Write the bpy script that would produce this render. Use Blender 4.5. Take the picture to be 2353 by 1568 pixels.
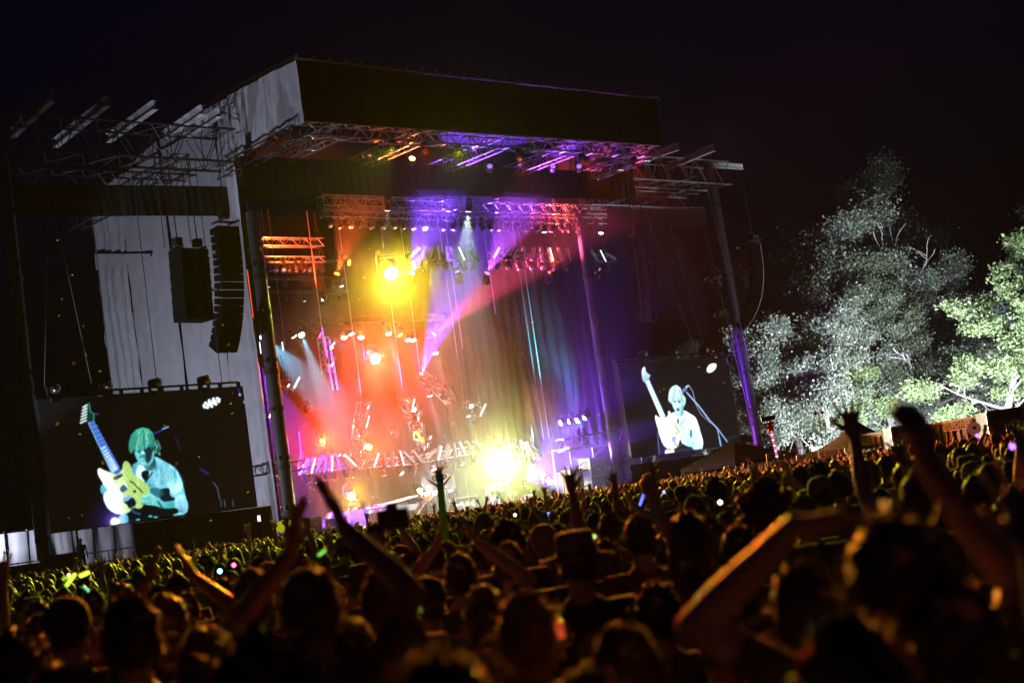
import bpy, bmesh, math, random
import numpy as np
from mathutils import Vector, Matrix, Euler

random.seed(7)
RNG = np.random.default_rng(7)
SC = bpy.context.scene
for o in list(bpy.data.objects):
    bpy.data.objects.remove(o)
COL = SC.collection
rad = math.radians

# ------------------------------------------------------------------ camera
# photo coordinates below are measured on a 2352 x 1568 copy of the photograph
PW, PH = 2352.0, 1568.0
FOC = 50 / 36 * PW
ROLL = rad(8.2)
EYE = 2.0
PITCH = math.atan(352 / FOC)
FWD = np.array([0, math.cos(PITCH), math.sin(PITCH)])
_r0 = np.array([1.0, 0, 0])
_u0 = np.cross(_r0, FWD)
CR = _r0 * math.cos(ROLL) - _u0 * math.sin(ROLL)
CU = _r0 * math.sin(ROLL) + _u0 * math.cos(ROLL)
CAMPOS = np.array([0, 0, EYE])
cam_d = bpy.data.cameras.new('camera')
cam = bpy.data.objects.new('camera', cam_d)
COL.objects.link(cam)
cam_d.lens = 50
cam_d.sensor_width = 36
cam_d.clip_start = 0.05
cam_d.clip_end = 1200
cam.matrix_world = Matrix(((CR[0], CU[0], -FWD[0], 0), (CR[1], CU[1], -FWD[1], 0),
                           (CR[2], CU[2], -FWD[2], EYE), (0, 0, 0, 1)))
cam_d.dof.use_dof = True
cam_d.dof.focus_distance = 70
cam_d.dof.aperture_fstop = 2.0
SC.camera = cam

# ------------------------------------------------------------------ night sky, moon, exposure
SUN_EL, SUN_ROT = rad(-3.2), rad(215)   # the sun is long down: only a rest of skylight
world = bpy.data.worlds.new('World')
SC.world = world
world.use_nodes = True
wn = world.node_tree
bg = wn.nodes['Background']
sky = wn.nodes.new('ShaderNodeTexSky')
sky.sky_type = 'NISHITA'
sky.sun_disc = False
sky.ozone_density = 8.0
sky.dust_density = 0.2
sky.sun_elevation = SUN_EL
sky.sun_rotation = SUN_ROT
tint = wn.nodes.new('ShaderNodeMix')          # clear night: the rest of skylight is navy
tint.data_type = 'RGBA'
tint.blend_type = 'MULTIPLY'
tint.inputs[0].default_value = 1
tint.inputs[7].default_value = (0.62, 0.66, 1.5, 1)
wn.links.new(sky.outputs[0], tint.inputs[6])
wn.links.new(tint.outputs[2], bg.inputs[0])
bg.inputs[1].default_value = 0.085
sun_d = bpy.data.lights.new('moon', 'SUN')
sun_d.energy = 0.004
sun_d.angle = rad(0.5)
sun_d.color = (0.8, 0.85, 1.0)
sun = bpy.data.objects.new('moon', sun_d)
COL.objects.link(sun)
sun.rotation_euler = (rad(60), 0, -SUN_ROT + math.pi)
vs = SC.view_settings
SC.display_settings.display_device = 'sRGB'
vs.view_transform = 'Standard'
vs.look = 'None'
vs.exposure = 0
vs.gamma = 1
vs.use_curve_mapping = False
cy = SC.cycles
cy.use_denoising = True
try:
    cy.denoiser = 'OPENIMAGEDENOISE'
    cy.denoising_input_passes = 'RGB_ALBEDO_NORMAL'
    cy.denoising_prefilter = 'ACCURATE'
except Exception:
    pass
cy.max_bounces = 4
cy.diffuse_bounces = 1
cy.glossy_bounces = 1
cy.transmission_bounces = 2
cy.transparent_max_bounces = 6
cy.volume_bounces = 0
cy.sample_clamp_indirect = 4
cy.sample_clamp_direct = 0
cy.use_adaptive_sampling = False
cy.caustics_reflective = False
cy.caustics_refractive = False

HAZE_DENSITY = 0.0058
HAZE_ANISO = 0.62
AIR_DENSITY = 0.0001

# ------------------------------------------------------------------ stage frame of reference
# s runs along the stage front, d away from the audience, z up; O is the foot of the near stage pole
AL = rad(42)
TV = np.array([math.cos(AL), math.sin(AL), 0.0])
DV = np.array([-math.sin(AL), math.cos(AL), 0.0])


def ray(x, y):
    return FWD + CR * (x - PW / 2) / FOC - CU * (y - PH / 2) / FOC


def at(x, y, Y):
    r = ray(x, y)
    return CAMPOS + r * Y / r[1]


ORG = at(670, 1215, 75)
ORG[2] = 0


def W(s, d, z):
    return Vector(ORG + TV * s + DV * d + np.array([0, 0, z]))


def loc(p):
    q = np.array(p) - ORG
    return np.array([q @ TV, q @ DV, q[2]])


def ond(x, y, d0):
    r = ray(x, y)
    t = (d0 - (CAMPOS - ORG) @ DV) / (r @ DV)
    return loc(CAMPOS + r * t)


def ons(x, y, s0):
    r = ray(x, y)
    t = (s0 - (CAMPOS - ORG) @ TV) / (r @ TV)
    return loc(CAMPOS + r * t)


def onz(x, y, z0):
    r = ray(x, y)
    t = (z0 - EYE) / r[2]
    return loc(CAMPOS + r * t)


def px(p):
    q = np.array(p) - CAMPOS
    k = q @ FWD
    return PW / 2 + FOC * (q @ CR) / k, PH / 2 - FOC * (q @ CU) / k


# ------------------------------------------------------------------ materials
MATS = {}


def mat(name, col, rough=0.7, metal=0.0, var=0.15, scale=6.0, bump=0.0, sheen=0.0, emit=None, estr=0.0, spec=0.5,
        trans=0.0):
    if name in MATS:
        return MATS[name]
    m = bpy.data.materials.new(name)
    m.use_nodes = True
    nt = m.node_tree
    b = nt.nodes['Principled BSDF']
    b.inputs['Roughness'].default_value = rough
    b.inputs['Metallic'].default_value = metal
    b.inputs['Specular IOR Level'].default_value = spec
    tc = nt.nodes.new('ShaderNodeTexCoord')
    nz = nt.nodes.new('ShaderNodeTexNoise')
    nz.inputs['Scale'].default_value = scale
    nz.inputs['Detail'].default_value = 5
    nt.links.new(tc.outputs['Object'], nz.inputs['Vector'])
    mx = nt.nodes.new('ShaderNodeMix')
    mx.data_type = 'RGBA'
    mx.inputs[6].default_value = (*[c * (1 - var) for c in col], 1)
    mx.inputs[7].default_value = (*[min(1, c * (1 + var)) for c in col], 1)
    nt.links.new(nz.outputs[0], mx.inputs[0])
    nt.links.new(mx.outputs[2], b.inputs['Base Color'])
    if bump:
        bp = nt.nodes.new('ShaderNodeBump')
        bp.inputs['Strength'].default_value = bump
        nt.links.new(nz.outputs[0], bp.inputs['Height'])
        nt.links.new(bp.outputs[0], b.inputs['Normal'])
    if sheen:
        b.inputs['Sheen Weight'].default_value = sheen
        b.inputs['Sheen Roughness'].default_value = 0.35
        b.inputs['Sheen Tint'].default_value = (1, 1, 1, 1)
    if emit:
        b.inputs['Emission Color'].default_value = (*emit, 1)
        b.inputs['Emission Strength'].default_value = estr
    if trans:
        out = nt.nodes['Material Output']
        tr = nt.nodes.new('ShaderNodeBsdfTranslucent')
        nt.links.new(mx.outputs[2], tr.inputs[0])
        ms = nt.nodes.new('ShaderNodeMixShader')
        ms.inputs[0].default_value = trans
        nt.links.new(b.outputs[0], ms.inputs[1])
        nt.links.new(tr.outputs[0], ms.inputs[2])
        nt.links.new(ms.outputs[0], out.inputs[0])
    MATS[name] = m
    return m


def glow(name, col, strength):
    return mat(name, (0.02, 0.02, 0.02), 0.5, emit=col, estr=strength)


# ------------------------------------------------------------------ mesh builder
class MB:
    def __init__(self):
        self.v, self.f, self.mi = [], [], []

    def add(self, vs, fs, mi=0):
        k = len(self.v)
        self.v += [tuple(p) for p in vs]
        self.f += [tuple(i + k for i in f) for f in fs]
        self.mi += [mi] * len(fs)
        return self

    def box(self, c, size, rot=None, mi=0):
        hx, hy, hz = size[0] / 2, size[1] / 2, size[2] / 2
        vs = [Vector((x, y, z)) for x in (-hx, hx) for y in (-hy, hy) for z in (-hz, hz)]
        if rot is not None:
            vs = [rot @ v for v in vs]
        c = Vector(c)
        return self.add([v + c for v in vs], [(0, 1, 3, 2), (4, 6, 7, 5), (0, 4, 5, 1), (2, 3, 7, 6), (0, 2, 6, 4), (1, 5, 7, 3)], mi)

    def tube(self, pts, rads, n=6, cap=True, mi=0, ell=None):
        """loft of rings along a polyline; rads a number or a list"""
        pts = [Vector(p) for p in pts]
        if not isinstance(rads, (list, tuple)):
            rads = [rads] * len(pts)
        ref = Vector((0, 0, 1))
        dirs = []
        for i in range(len(pts)):
            a = pts[max(0, i - 1)]
            b = pts[min(len(pts) - 1, i + 1)]
            dd = (b - a)
            dirs.append(dd.normalized() if dd.length > 1e-9 else Vector((0, 0, 1)))
        if abs(dirs[0].dot(ref)) > 0.9:
            ref = Vector((1, 0, 0))
        x = dirs[0].cross(ref).normalized()
        vs, fs = [], []
        for i, p in enumerate(pts):
            x = (x - dirs[i] * x.dot(dirs[i])).normalized()
            y = dirs[i].cross(x)
            for k in range(n):
                a = 2 * math.pi * k / n
                vs.append(p + x * (rads[i] * math.cos(a)) + y * (rads[i] * math.sin(a)))
        for i in range(len(pts) - 1):
            for k in range(n):
                k2 = (k + 1) % n
                fs.append((i * n + k, i * n + k2, (i + 1) * n + k2, (i + 1) * n + k))
        if cap:
            fs.append(tuple(reversed(range(n))))
            fs.append(tuple(range((len(pts) - 1) * n, len(pts) * n)))
        return self.add(vs, fs, mi)

    def lathe(self, prof, c=(0, 0, 0), n=12, mi=0, rot=None):
        """prof: list of (r, z)"""
        c = Vector(c)
        vs, fs = [], []
        for r, z in prof:
            for k in range(n):
                a = 2 * math.pi * k / n
                p = Vector((r * math.cos(a), r * math.sin(a), z))
                if rot is not None:
                    p = rot @ p
                vs.append(p + c)
        for i in range(len(prof) - 1):
            for k in range(n):
                k2 = (k + 1) % n
                fs.append((i * n + k, i * n + k2, (i + 1) * n + k2, (i + 1) * n + k))
        fs.append(tuple(reversed(range(n))))
        fs.append(tuple(range((len(prof) - 1) * n, len(prof) * n)))
        return self.add(vs, fs, mi)

    def prism(self, poly, h0, h1, axis='z', mi=0):
        """poly 2D outline extruded; axis y: poly is (x,z), axis x: poly is (y,z)"""
        n = len(poly)
        def P(a, b, h):
            return (a, b, h) if axis == 'z' else ((a, h, b) if axis == 'y' else (h, a, b))
        vs = [P(a, b, h0) for a, b in poly] + [P(a, b, h1) for a, b in poly]
        fs = [tuple(range(n))[::-1], tuple(range(n, 2 * n))]
        fs += [(i, (i + 1) % n, n + (i + 1) % n, n + i) for i in range(n)]
        return self.add(vs, fs, mi)

    def mesh(self, name, mats, smooth=False):
        me = bpy.data.meshes.new(name)
        me.from_pydata([tuple(v) for v in self.v], [], self.f)
        for m in (mats if isinstance(mats, (list, tuple)) else [mats]):
            me.materials.append(m)
        if any(self.mi):
            me.polygons.foreach_set('material_index', self.mi)
        if smooth:
            me.polygons.foreach_set('use_smooth', [True] * len(me.polygons))
        me.update()
        return me

    def build(self, name, mats, parent=None, smooth=False, loc=None):
        o = bpy.data.objects.new(name, self.mesh(name, mats, smooth))
        COL.objects.link(o)
        if parent is not None:
            o.parent = parent
        if loc is not None:
            o.location = loc
        return o


def tag(o, label=None, cat=None, group=None, kind=None):
    if label:
        o['label'] = label
    if cat:
        o['category'] = cat
    if group:
        o['group'] = group
    if kind:
        o['kind'] = kind
    return o


def empty(name, p, rz=AL, label=None, cat=None, group=None):
    o = bpy.data.objects.new(name, None)
    o.empty_display_size = 0.3
    COL.objects.link(o)
    o.location = p
    o.rotation_euler = (0, 0, rz)
    return tag(o, label, cat, group)


def standalone(o, p, label, cat, group=None):
    o.location = p
    o.rotation_euler = (0, 0, AL)
    return tag(o, label, cat, group)


def child(name, me, parent, loc=(0, 0, 0), rot=None):
    o = bpy.data.objects.new(name, me)
    COL.objects.link(o)
    o.parent = parent
    o.location = loc
    if rot is not None:
        o.rotation_euler = rot
    return o


def fbm(u, v, seed=0, oct=4):
    r = np.random.default_rng(seed)
    out = np.zeros_like(u, dtype=float)
    amp = 1.0
    f = 1.0
    for _ in range(oct):
        for _ in range(3):
            a = r.uniform(0, 2 * math.pi)
            ph = r.uniform(0, 6.28)
            out += amp / 3 * np.sin((u * math.cos(a) + v * math.sin(a)) * f * 2 * math.pi + ph)
        amp *= 0.5
        f *= 2.1
    return out


def cloth(name, m, parent, top, bot, nx=60, ny=24, axis='d', off=0.0, amp=0.08, fold=0.0, foldn=10, seed=0, sag=None):
    """ruled cloth between two polylines given in (along, z) of a stage plane; axis says which way it runs"""
    def samp(pl, t):
        pl = np.array(pl, float)
        L = np.concatenate([[0], np.cumsum(np.hypot(*np.diff(pl, axis=0).T))])
        L /= L[-1]
        return np.stack([np.interp(t, L, pl[:, 0]), np.interp(t, L, pl[:, 1])], 1)
    t = np.linspace(0, 1, nx + 1)
    A, B = samp(top, t), samp(bot, t)
    k = np.linspace(0, 1, ny + 1)[:, None, None]
    G = A[None] * (1 - k) + B[None] * k
    U, V = np.meshgrid(t, k[:, 0, 0])
    n = amp * fbm(G[..., 0] * 0.18, G[..., 1] * 0.12, seed) + fold * np.sin(U * foldn * 2 * math.pi + 1.3 * fbm(U * 2, V * 0.6, seed + 1, 2)) * (0.35 + 0.65 * V)
    a, z = G[..., 0].ravel(), G[..., 1].ravel()
    n = n.ravel() + off
    vs = np.stack([a, n, z], 1) if axis == 's' else np.stack([n, a, z], 1)
    idx = np.arange((nx + 1) * (ny + 1)).reshape(ny + 1, nx + 1)
    fs = np.stack([idx[:-1, :-1], idx[:-1, 1:], idx[1:, 1:], idx[1:, :-1]], -1).reshape(-1, 4)
    mb = MB()
    mb.add(vs.tolist(), fs.tolist())
    return mb.build(name, m, parent, smooth=True)


def truss_parts(parent, p, q, w=0.5, h=0.5, rc=0.05, rl=0.028, bay=0.6, m=None, up=Vector((0, 0, 1))):
    """box truss from p to q in the parent's frame: four chords and one lattice"""
    p, q = Vector(p), Vector(q)
    ax = (q - p).normalized()
    if abs(ax.dot(up)) > 0.95:
        up = Vector((0, 1, 0))
    sd = ax.cross(up).normalized()
    uu = sd.cross(ax)
    n = max(2, int(round((q - p).length / bay)))
    c = [(sd * (i * w / 2) + uu * (j * h / 2)) for i, j in ((-1, -1), (1, -1), (1, 1), (-1, 1))]
    for k in c:
        MB().tube([p + k, q + k], rc, 5).build('chord', m, parent)
    lt = MB()
    for i in range(n):
        a = p + (q - p) * (i / n)
        b = p + (q - p) * ((i + 1) / n)
        for k in range(4):
            k2 = (k + 1) % 4
            if i % 2:
                lt.tube([a + c[k], b + c[k2]], rl, 3, False)
            else:
                lt.tube([a + c[k2], b + c[k]], rl, 3, False)
            if i % 3 == 0:
                lt.tube([a + c[k], a + c[k2]], rl, 3, False)
    tag(lt.build('lattice', m, parent), kind='stuff')


M_STEEL = mat('painted_steel', (0.07, 0.07, 0.075), 0.45, 0.6)
M_ALU = mat('aluminium_truss', (0.5, 0.5, 0.52), 0.35, 0.8)
M_BLACKST = mat('black_steel', (0.03, 0.03, 0.03), 0.4, 0.3)
M_DRAPE = mat('black_drape', (0.035, 0.034, 0.036), 0.9, var=0.3, scale=3, sheen=0.2)
M_SCRIM = mat('black_scrim', (0.0025, 0.0025, 0.003), 0.95, spec=0.05, var=0.3, scale=2, bump=0.15)
M_WHITE = mat('pale_grey_vinyl', (0.5, 0.5, 0.52), 0.5, var=0.22, scale=1.3, bump=0.12)
M_GROUND = mat('trodden_grass', (0.03, 0.035, 0.018), 0.95, var=0.5, scale=0.8, bump=0.4)
M_DECK = mat('stage_deck_board', (0.03, 0.03, 0.03), 0.5, var=0.3)
M_CASE = mat('flight_case_board', (0.25, 0.25, 0.27), 0.5)
M_PLAST = mat('black_plastic', (0.02, 0.02, 0.022), 0.4)
M_CABLE = mat('black_cable', (0.04, 0.04, 0.04), 0.5)
M_WIRE = mat('steel_wire', (0.4, 0.4, 0.42), 0.4, 0.7)
M_STEELPOLE = mat('galvanised_pole', (0.09, 0.09, 0.1), 0.45, 0.3, var=0.3, scale=4)
M_SPK = mat('speaker_grille', (0.005, 0.005, 0.0055), 0.8, spec=0.05, var=0.2, scale=30)
M_CHROME = mat('chrome', (0.7, 0.7, 0.7), 0.2, 1.0)
M_DRUM = mat('white_drum_shell', (0.7, 0.7, 0.72), 0.3)
M_WOOD = mat('guitar_wood', (0.5, 0.3, 0.1), 0.35)
M_SKIN = [mat('skin_a', (0.42, 0.26, 0.18), 0.42, sheen=0.25), mat('skin_b', (0.3, 0.17, 0.11), 0.42, sheen=0.25), mat('skin_c', (0.48, 0.31, 0.23), 0.42, sheen=0.25)]
M_HAIR = [mat('dark_hair', (0.03, 0.022, 0.016), 0.5, sheen=0.5, spec=0.7, trans=0.25), mat('brown_hair', (0.09, 0.055, 0.03), 0.5, sheen=0.5, spec=0.7, trans=0.25),
          mat('fair_hair', (0.25, 0.17, 0.08), 0.5, sheen=0.5, spec=0.7, trans=0.25)]
M_SHIRT = [mat('black_tee', (0.02, 0.02, 0.022), 0.9, sheen=0.4), mat('navy_tee', (0.03, 0.04, 0.08), 0.9, sheen=0.4), mat('grey_tee', (0.12, 0.12, 0.12), 0.9, sheen=0.4),
           mat('olive_tee', (0.07, 0.08, 0.04), 0.9, sheen=0.4), mat('rust_tee', (0.16, 0.05, 0.03), 0.9, sheen=0.4)]
M_TROU = mat('denim', (0.04, 0.05, 0.08), 0.9)
M_PALE_SHIRT = mat('white_shirt', (0.75, 0.75, 0.75), 0.8)
M_CAPS = [mat('black_cap', (0.02, 0.02, 0.02), 0.8, sheen=0.4), mat('khaki_cap', (0.2, 0.17, 0.1), 0.8, sheen=0.4)]

# ------------------------------------------------------------------ ground and haze
gm = MB()
nx, ny = 60, 50
gx, gy = np.linspace(-150, 170, nx + 1), np.linspace(-40, 215, ny + 1)
GX, GY = np.meshgrid(gx, gy)
GZ = 0.03 * fbm(GX * 0.05, GY * 0.05, 3) - 0.06
idx = np.arange((nx + 1) * (ny + 1)).reshape(ny + 1, nx + 1)
gm.add(np.stack([GX.ravel(), GY.ravel(), GZ.ravel()], 1).tolist(),
       np.stack([idx[:-1, :-1], idx[:-1, 1:], idx[1:, 1:], idx[1:, :-1]], -1).reshape(-1, 4).tolist())
tag(gm.build('ground', M_GROUND, smooth=True), kind='structure')

# theatrical smoke hanging over and in front of the stage: one rounded body of even density
hb = MB()
nu, nv = 40, 20
sv = []
for j in range(nv + 1):
    for i in range(nu):
        a, b = 2 * math.pi * i / nu, math.pi * (j / nv - 0.5)
        sg = lambda t, e: math.copysign(abs(t) ** e, t)
        sv.append((sg(math.cos(b), .55) * sg(math.cos(a), .55) * 18.5, sg(math.cos(b), .55) * sg(math.sin(a), .55) * 11.2, sg(math.sin(b), .55) * 11.5))
hb.add(sv, [(j * nu + i, j * nu + (i + 1) % nu, (j + 1) * nu + (i + 1) % nu, (j + 1) * nu + i) for j in range(nv) for i in range(nu)])
hz = hb.build('stage_smoke', [])
hz.location = W(17.6, 6.6, 10.0)
hz.rotation_euler = (0, 0, AL)
hm = bpy.data.materials.new('stage_smoke_air')
hm.use_nodes = True
hn = hm.node_tree
hn.nodes.remove(hn.nodes['Principled BSDF'])
pv = hn.nodes.new('ShaderNodeVolumePrincipled')
pv.inputs['Color'].default_value = (1, 1, 1, 1)
pv.inputs['Density'].default_value = HAZE_DENSITY
pv.inputs['Anisotropy'].default_value = HAZE_ANISO
hn.links.new(pv.outputs[0], hn.nodes['Material Output'].inputs['Volume'])
hz.data.materials.append(hm)
tag(hz, kind='stuff')

# thin night air round the whole place, which the lamps set faintly aglow
hz2 = MB().box((10, 88, 19), (340, 275, 42)).build('haze', [])
hm2 = hm.copy()
hm2.name = 'night_air'
pv2 = [n_ for n_ in hm2.node_tree.nodes if n_.type == 'PRINCIPLED_VOLUME'][0]
pv2.inputs['Density'].default_value = AIR_DENSITY
pv2.inputs['Anisotropy'].default_value = 0.3
hz2.data.materials.append(hm2)
tag(hz2, kind='stuff')

# ------------------------------------------------------------------ stage structure
def pole(s, top, r, label, d=0.0):
    o = empty('stage_pole', W(s, d, 0), label=label, cat='pole', group='tall steel poles along the stage front')
    MB().lathe([(r, 0), (r, top)], n=16).build('shaft', M_STEELPOLE, o, smooth=False)
    c = MB()
    for z in np.arange(5.2, top, 5.1):
        c.lathe([(r + 0.06, z - 0.12), (r + 0.06, z + 0.12)], n=16)
    tag(c.build('joint_collars', M_STEEL, o), kind='stuff')
    b = MB()
    for z in np.arange(3.1, top - 1, 2.6):
        for k in range(4):
            a = k * math.pi / 2 + 0.4
            b.box((r * math.cos(a), r * math.sin(a), z), (0.14, 0.14, 0.22), Matrix.Rotation(a, 3, 'Z'))
    tag(b.build('lugs', M_BLACKST, o), kind='stuff')
    MB().box((0, 0, 0.1), (1.3, 1.3, 0.2)).build('base_plate', M_BLACKST, o)
    return o


pole(-13.42, 21.4, 0.33, 'bare steel pole left of the cyan video screen, at the photo\'s left edge')
pole(0.0, 19.0, 0.36, 'dark steel pole beside the pale side wall, between left screen and keyboards')
pole(24.75, 19.0, 0.36, 'purple-lit steel pole between the black curtain and the purple-washed video screen')
rp = pole(39.2, 24.4, 0.36, 'steel pole right of the purple-washed video screen, in front of the floodlit trees')
# the right mast leans a little in the photograph
dx = W(38.2, 0, 0) - W(39.2, 0, 0)
rp.rotation_euler = (0, rad(-1.6), AL)

roof = empty('stage_roof', W(12.9, 0, 22), label='big black stage roof with blank fascia and grey skin on its left side', cat='roof')
OX = -12.9


def rel(pts, ds=0.0, dz=-22.0):
    return [(a + ds, z + dz) for a, z in pts]


cloth('fascia', mat('fascia_mesh', (0.07, 0.065, 0.065), 0.85, var=0.3, scale=1.5), roof, rel([(-0.5, 25.22), (26.3, 25.35)], OX), rel([(-0.5, 22.05), (26.35, 22.35)], OX), 160, 26, 's', off=-6.6, amp=0.05, fold=0.035, foldn=60, seed=11)
cloth('side_skin', M_WHITE, roof, rel([(-6.55, 25.25), (0.4, 25.5)]), rel([(-6.55, 22.0), (-4.2, 22.15), (-2.2, 21.9), (0.5, 21.95)]), 70, 30, 'd', off=-0.5 + OX, amp=0.12, fold=0.09, foldn=6, seed=5)
cloth('side_skin', M_DRAPE, roof, rel([(-6.55, 25.35), (18, 24.3)]), rel([(-6.55, 22.3), (18, 21.5)]), 60, 16, 'd', off=26.35 + OX, amp=0.06, seed=6)
r2 = MB()
prof = [(-6.6, 25.45), (0, 25.75), (6.7, 25.9), (18, 24.5)]
for (d0, z0), (d1, z1) in zip(prof[:-1], prof[1:]):
    r2.box(((-0.5 + 26.3) / 2 + OX, (d0 + d1) / 2, (z0 + z1) / 2 - 22 + 0.02), (26.9, math.hypot(d1 - d0, z1 - z0), 0.08), Matrix.Rotation(math.atan2(z1 - z0, d1 - d0), 3, 'X'))
r2.build('roof_sheet', mat('black_roof_sheet', (0.008, 0.008, 0.009), 0.9, spec=0.1), roof)
for k in range(1, 7):
    sx_ = -0.5 + k * 26.8 / 7 + OX
    MB().tube([(sx_, -6.68, 3.2), (sx_ + 0.03, -6.69, 1.7), (sx_, -6.68, 0.2)], 0.035, 5).build('seam', M_BLACKST, roof)
e = MB()
e.tube([(-0.6 + OX, -6.72, 3.28), (26.4 + OX, -6.72, 3.42)], 0.07, 6)
for k in range(28):
    e.box((-0.5 + OX + k, -6.72, 3.36), (0.09, 0.16, 0.2))
e.build('edge_rail', M_ALU, roof)


def roof_truss(p, q, label, w=0.7, h=0.7, bay=0.75, m=M_ALU, name='roof_truss', group='aluminium trusses under the roof', **kw):
    p, q = Vector(p), Vector(q)
    o = empty(name, W(*p), label=label, cat='truss', group=group)
    truss_parts(o, (0, 0, 0), q - p, w, h, m=m, bay=bay, **kw)
    return o


roof_truss((-0.2, -6.1, 21.75), (26.2, -6.1, 22.0), 'long roof truss running along the bottom of the black fascia', rc=0.055)
for s_, lab in ((2.0, 'roof truss running back from the fascia, nearest the grey roof skin'), (7.3, 'orange and violet roof truss running back, second from the grey roof skin'),
                (13.2, 'violet lit roof truss running back, at the middle of the roof'), (18.9, 'magenta lit roof truss running back, right of the violet one'),
                (25.6, 'red lit roof truss running back at the right end of the fascia')):
    roof_truss((s_, -5.7, 21.9), (s_, 1.2, 22.0), lab, rc=0.055)
roof_truss((-0.6, -5.9, 21.6), (-0.6, 1.5, 21.5), 'dim roof truss under the lower edge of the grey roof skin', m=M_STEEL)
roof_truss((0.4, 1.4, 21.6), (26.2, 1.4, 21.9), 'main roof truss behind the black header drape', w=1.0, h=1.2, bay=1.1, m=M_STEEL)

# wing frames (left dark, right pale)
for (sa, sb, z0, z1, m, side) in ((-13.6, -0.9, 21.5, 23.3, M_STEEL, 'left'), (26.8, 39.9, 21.9, 23.6, M_ALU, 'right')):
    lab = 'dark box truss above the flat header drape, beside the pale wall' if side == 'left' else 'pale lattice box truss between roof end and steel pole by the trees'
    o = empty('wing_truss', W(sa, 0, z0), label=lab, cat='truss', group='wing trusses beside the roof')
    truss_parts(o, (0, 0.2, (z1 - z0) / 2), (sb - sa, 0.2, (z1 - z0) / 2), 1.9, z1 - z0, bay=0.95, m=m, rc=0.075, rl=0.034)
    lab = 'lower dark truss just above the flat header drape' if side == 'left' else 'lower pale truss directly above the pleated pleated header drape'
    o = empty('wing_truss', W(sa, 0.4, z0 - 1.5), label=lab, cat='truss', group='wing trusses beside the roof')
    truss_parts(o, (0.6, 1.4, 0.7), (sb - sa - 1.5, 1.4, 0.7), 1.2, 1.1, bay=0.8, m=m, rc=0.06, rl=0.03)
    lab = 'dark truss running back beside the upper pale wall' if side == 'left' else 'pale diagonal truss bracing the steel pole by the trees head'
    o = empty('wing_truss', W(sb - 1.0 if side == 'left' else sa + 3.0, 0, z0 - 0.2), label=lab, cat='truss', group='wing trusses beside the roof')
    if side == 'left':
        truss_parts(o, (-1.6, 0.5, 0.4), (-1.6, 14, 0.4), 0.8, 0.9, bay=0.9, m=m, rc=0.055)
    else:
        truss_parts(o, (0, 3.5, -1.2), (8.6, 1.4, 0.9), 0.8, 0.7, bay=0.8, m=m, rc=0.055)


def ibeam(a, b, label):
    a, b = Vector((*a, 23.55)), Vector((*b, 23.55))
    o = empty('steel_beam', W(*a), label=label, cat='beam', group='steel beams sticking out over the wing trusses')
    L = b - a
    ang = math.atan2(-L.x, L.y)
    R = Matrix.Rotation(ang, 3, 'Z')
    n = L.length
    mid = L / 2
    MB().box(mid, (0.03, n, 0.42), R).build('web', M_WHITE, o)
    f = MB()
    f.box(mid + Vector((0, 0, 0.225)), (0.3, n, 0.03), R)
    f.build('flange', M_WHITE, o)
    f = MB()
    f.box(mid - Vector((0, 0, 0.225)), (0.3, n, 0.03), R)
    f.build('flange', M_WHITE, o)


for a, b, lab in (((-11.37, 3.2), (-11.9, -2.8), 'pale steel beam nearest the steel pole by the white fence'), ((-8.6, 4.4), (-9.1, -2.8), 'pale steel beam in the middle over the dark wing truss'),
                  ((-6.3, 3.0), (-6.6, -2.9), 'short pale steel beam over the dark wing truss, third from the pole'),
                  ((-3.6, 2.0), (-3.9, -2.8), 'pale steel beam close to the grey roof skin, longer one'), ((-2.6, 2.0), (-2.8, -2.6), 'pale steel beam touching the grey roof skin'),
                  ((31.4, 1.5), (31.8, -3.2), 'steel beam over the pale wing truss, nearer the roof'), ((35.7, 1.5), (35.0, -3.6), 'steel beam over the pale wing truss, nearer the pole')):
    ibeam(a, b, lab)
o = empty('steel_beam', W(38.6, 0, 23.55), label='pale crossbar sticking out beyond the steel pole by the trees', cat='beam', group='steel beams sticking out over the wing trusses')
MB().box((2.0, 0, 0), (3.6, 0.12, 0.36)).build('web', M_WHITE, o)
MB().box((2.0, 0, -0.2), (3.6, 0.3, 0.03)).build('flange', M_WHITE, o)

# header drapes
hd = empty('header_drape', W(14, -1, 20), label='long black header drape hanging across the stage under the roof', cat='drape', group='black header drapes')
cloth('drape', M_DRAPE, hd, [(-14.9, 1.75), (0, 1.95), (15.3, 2.2)], [(-14.9, -0.75), (-9.8, -0.1), (0, 0.1), (13.5, 0.3), (15.5, 0.6)], 160, 24, 's', amp=0.07, fold=0.05, foldn=50, seed=21)
hb = MB()
hb.tube([(-14.9, 0.1, 1.75), (0, 0.1, 1.95), (15.2, 0.1, 2.2)], 0.05, 6)
hb.build('batten', M_STEEL, hd)
hd = empty('header_drape', W(-7.5, -0.4, 19), label='flat black header drape above the cyan screen, across the pale wall', cat='drape', group='black header drapes')
cloth('drape', M_DRAPE, hd, [(-5.75, 0.9), (5.9, 1.2)], [(-5.75, -0.65), (5.9, -0.35)], 80, 14, 's', amp=0.05, fold=0.03, foldn=24, seed=22)
MB().tube([(-5.75, 0.1, 0.92), (5.9, 0.1, 1.22)], 0.05, 6).build('batten', M_STEEL, hd)
hd = empty('header_drape', W(32.3, 0, 19), label='pleated dark header drape with rounded corner beside the right pole', cat='drape', group='black header drapes')
cloth('drape', mat('charcoal_drape', (0.1, 0.1, 0.11), 0.9, var=0.2), hd, [(-5, 0.95), (5.1, 1.28)], [(-5, -0.25), (4.2, -0.2), (4.8, -0.05), (5.1, 0.3)], 200, 16, 's', amp=0.04, fold=0.06, foldn=36, seed=23)
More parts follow.
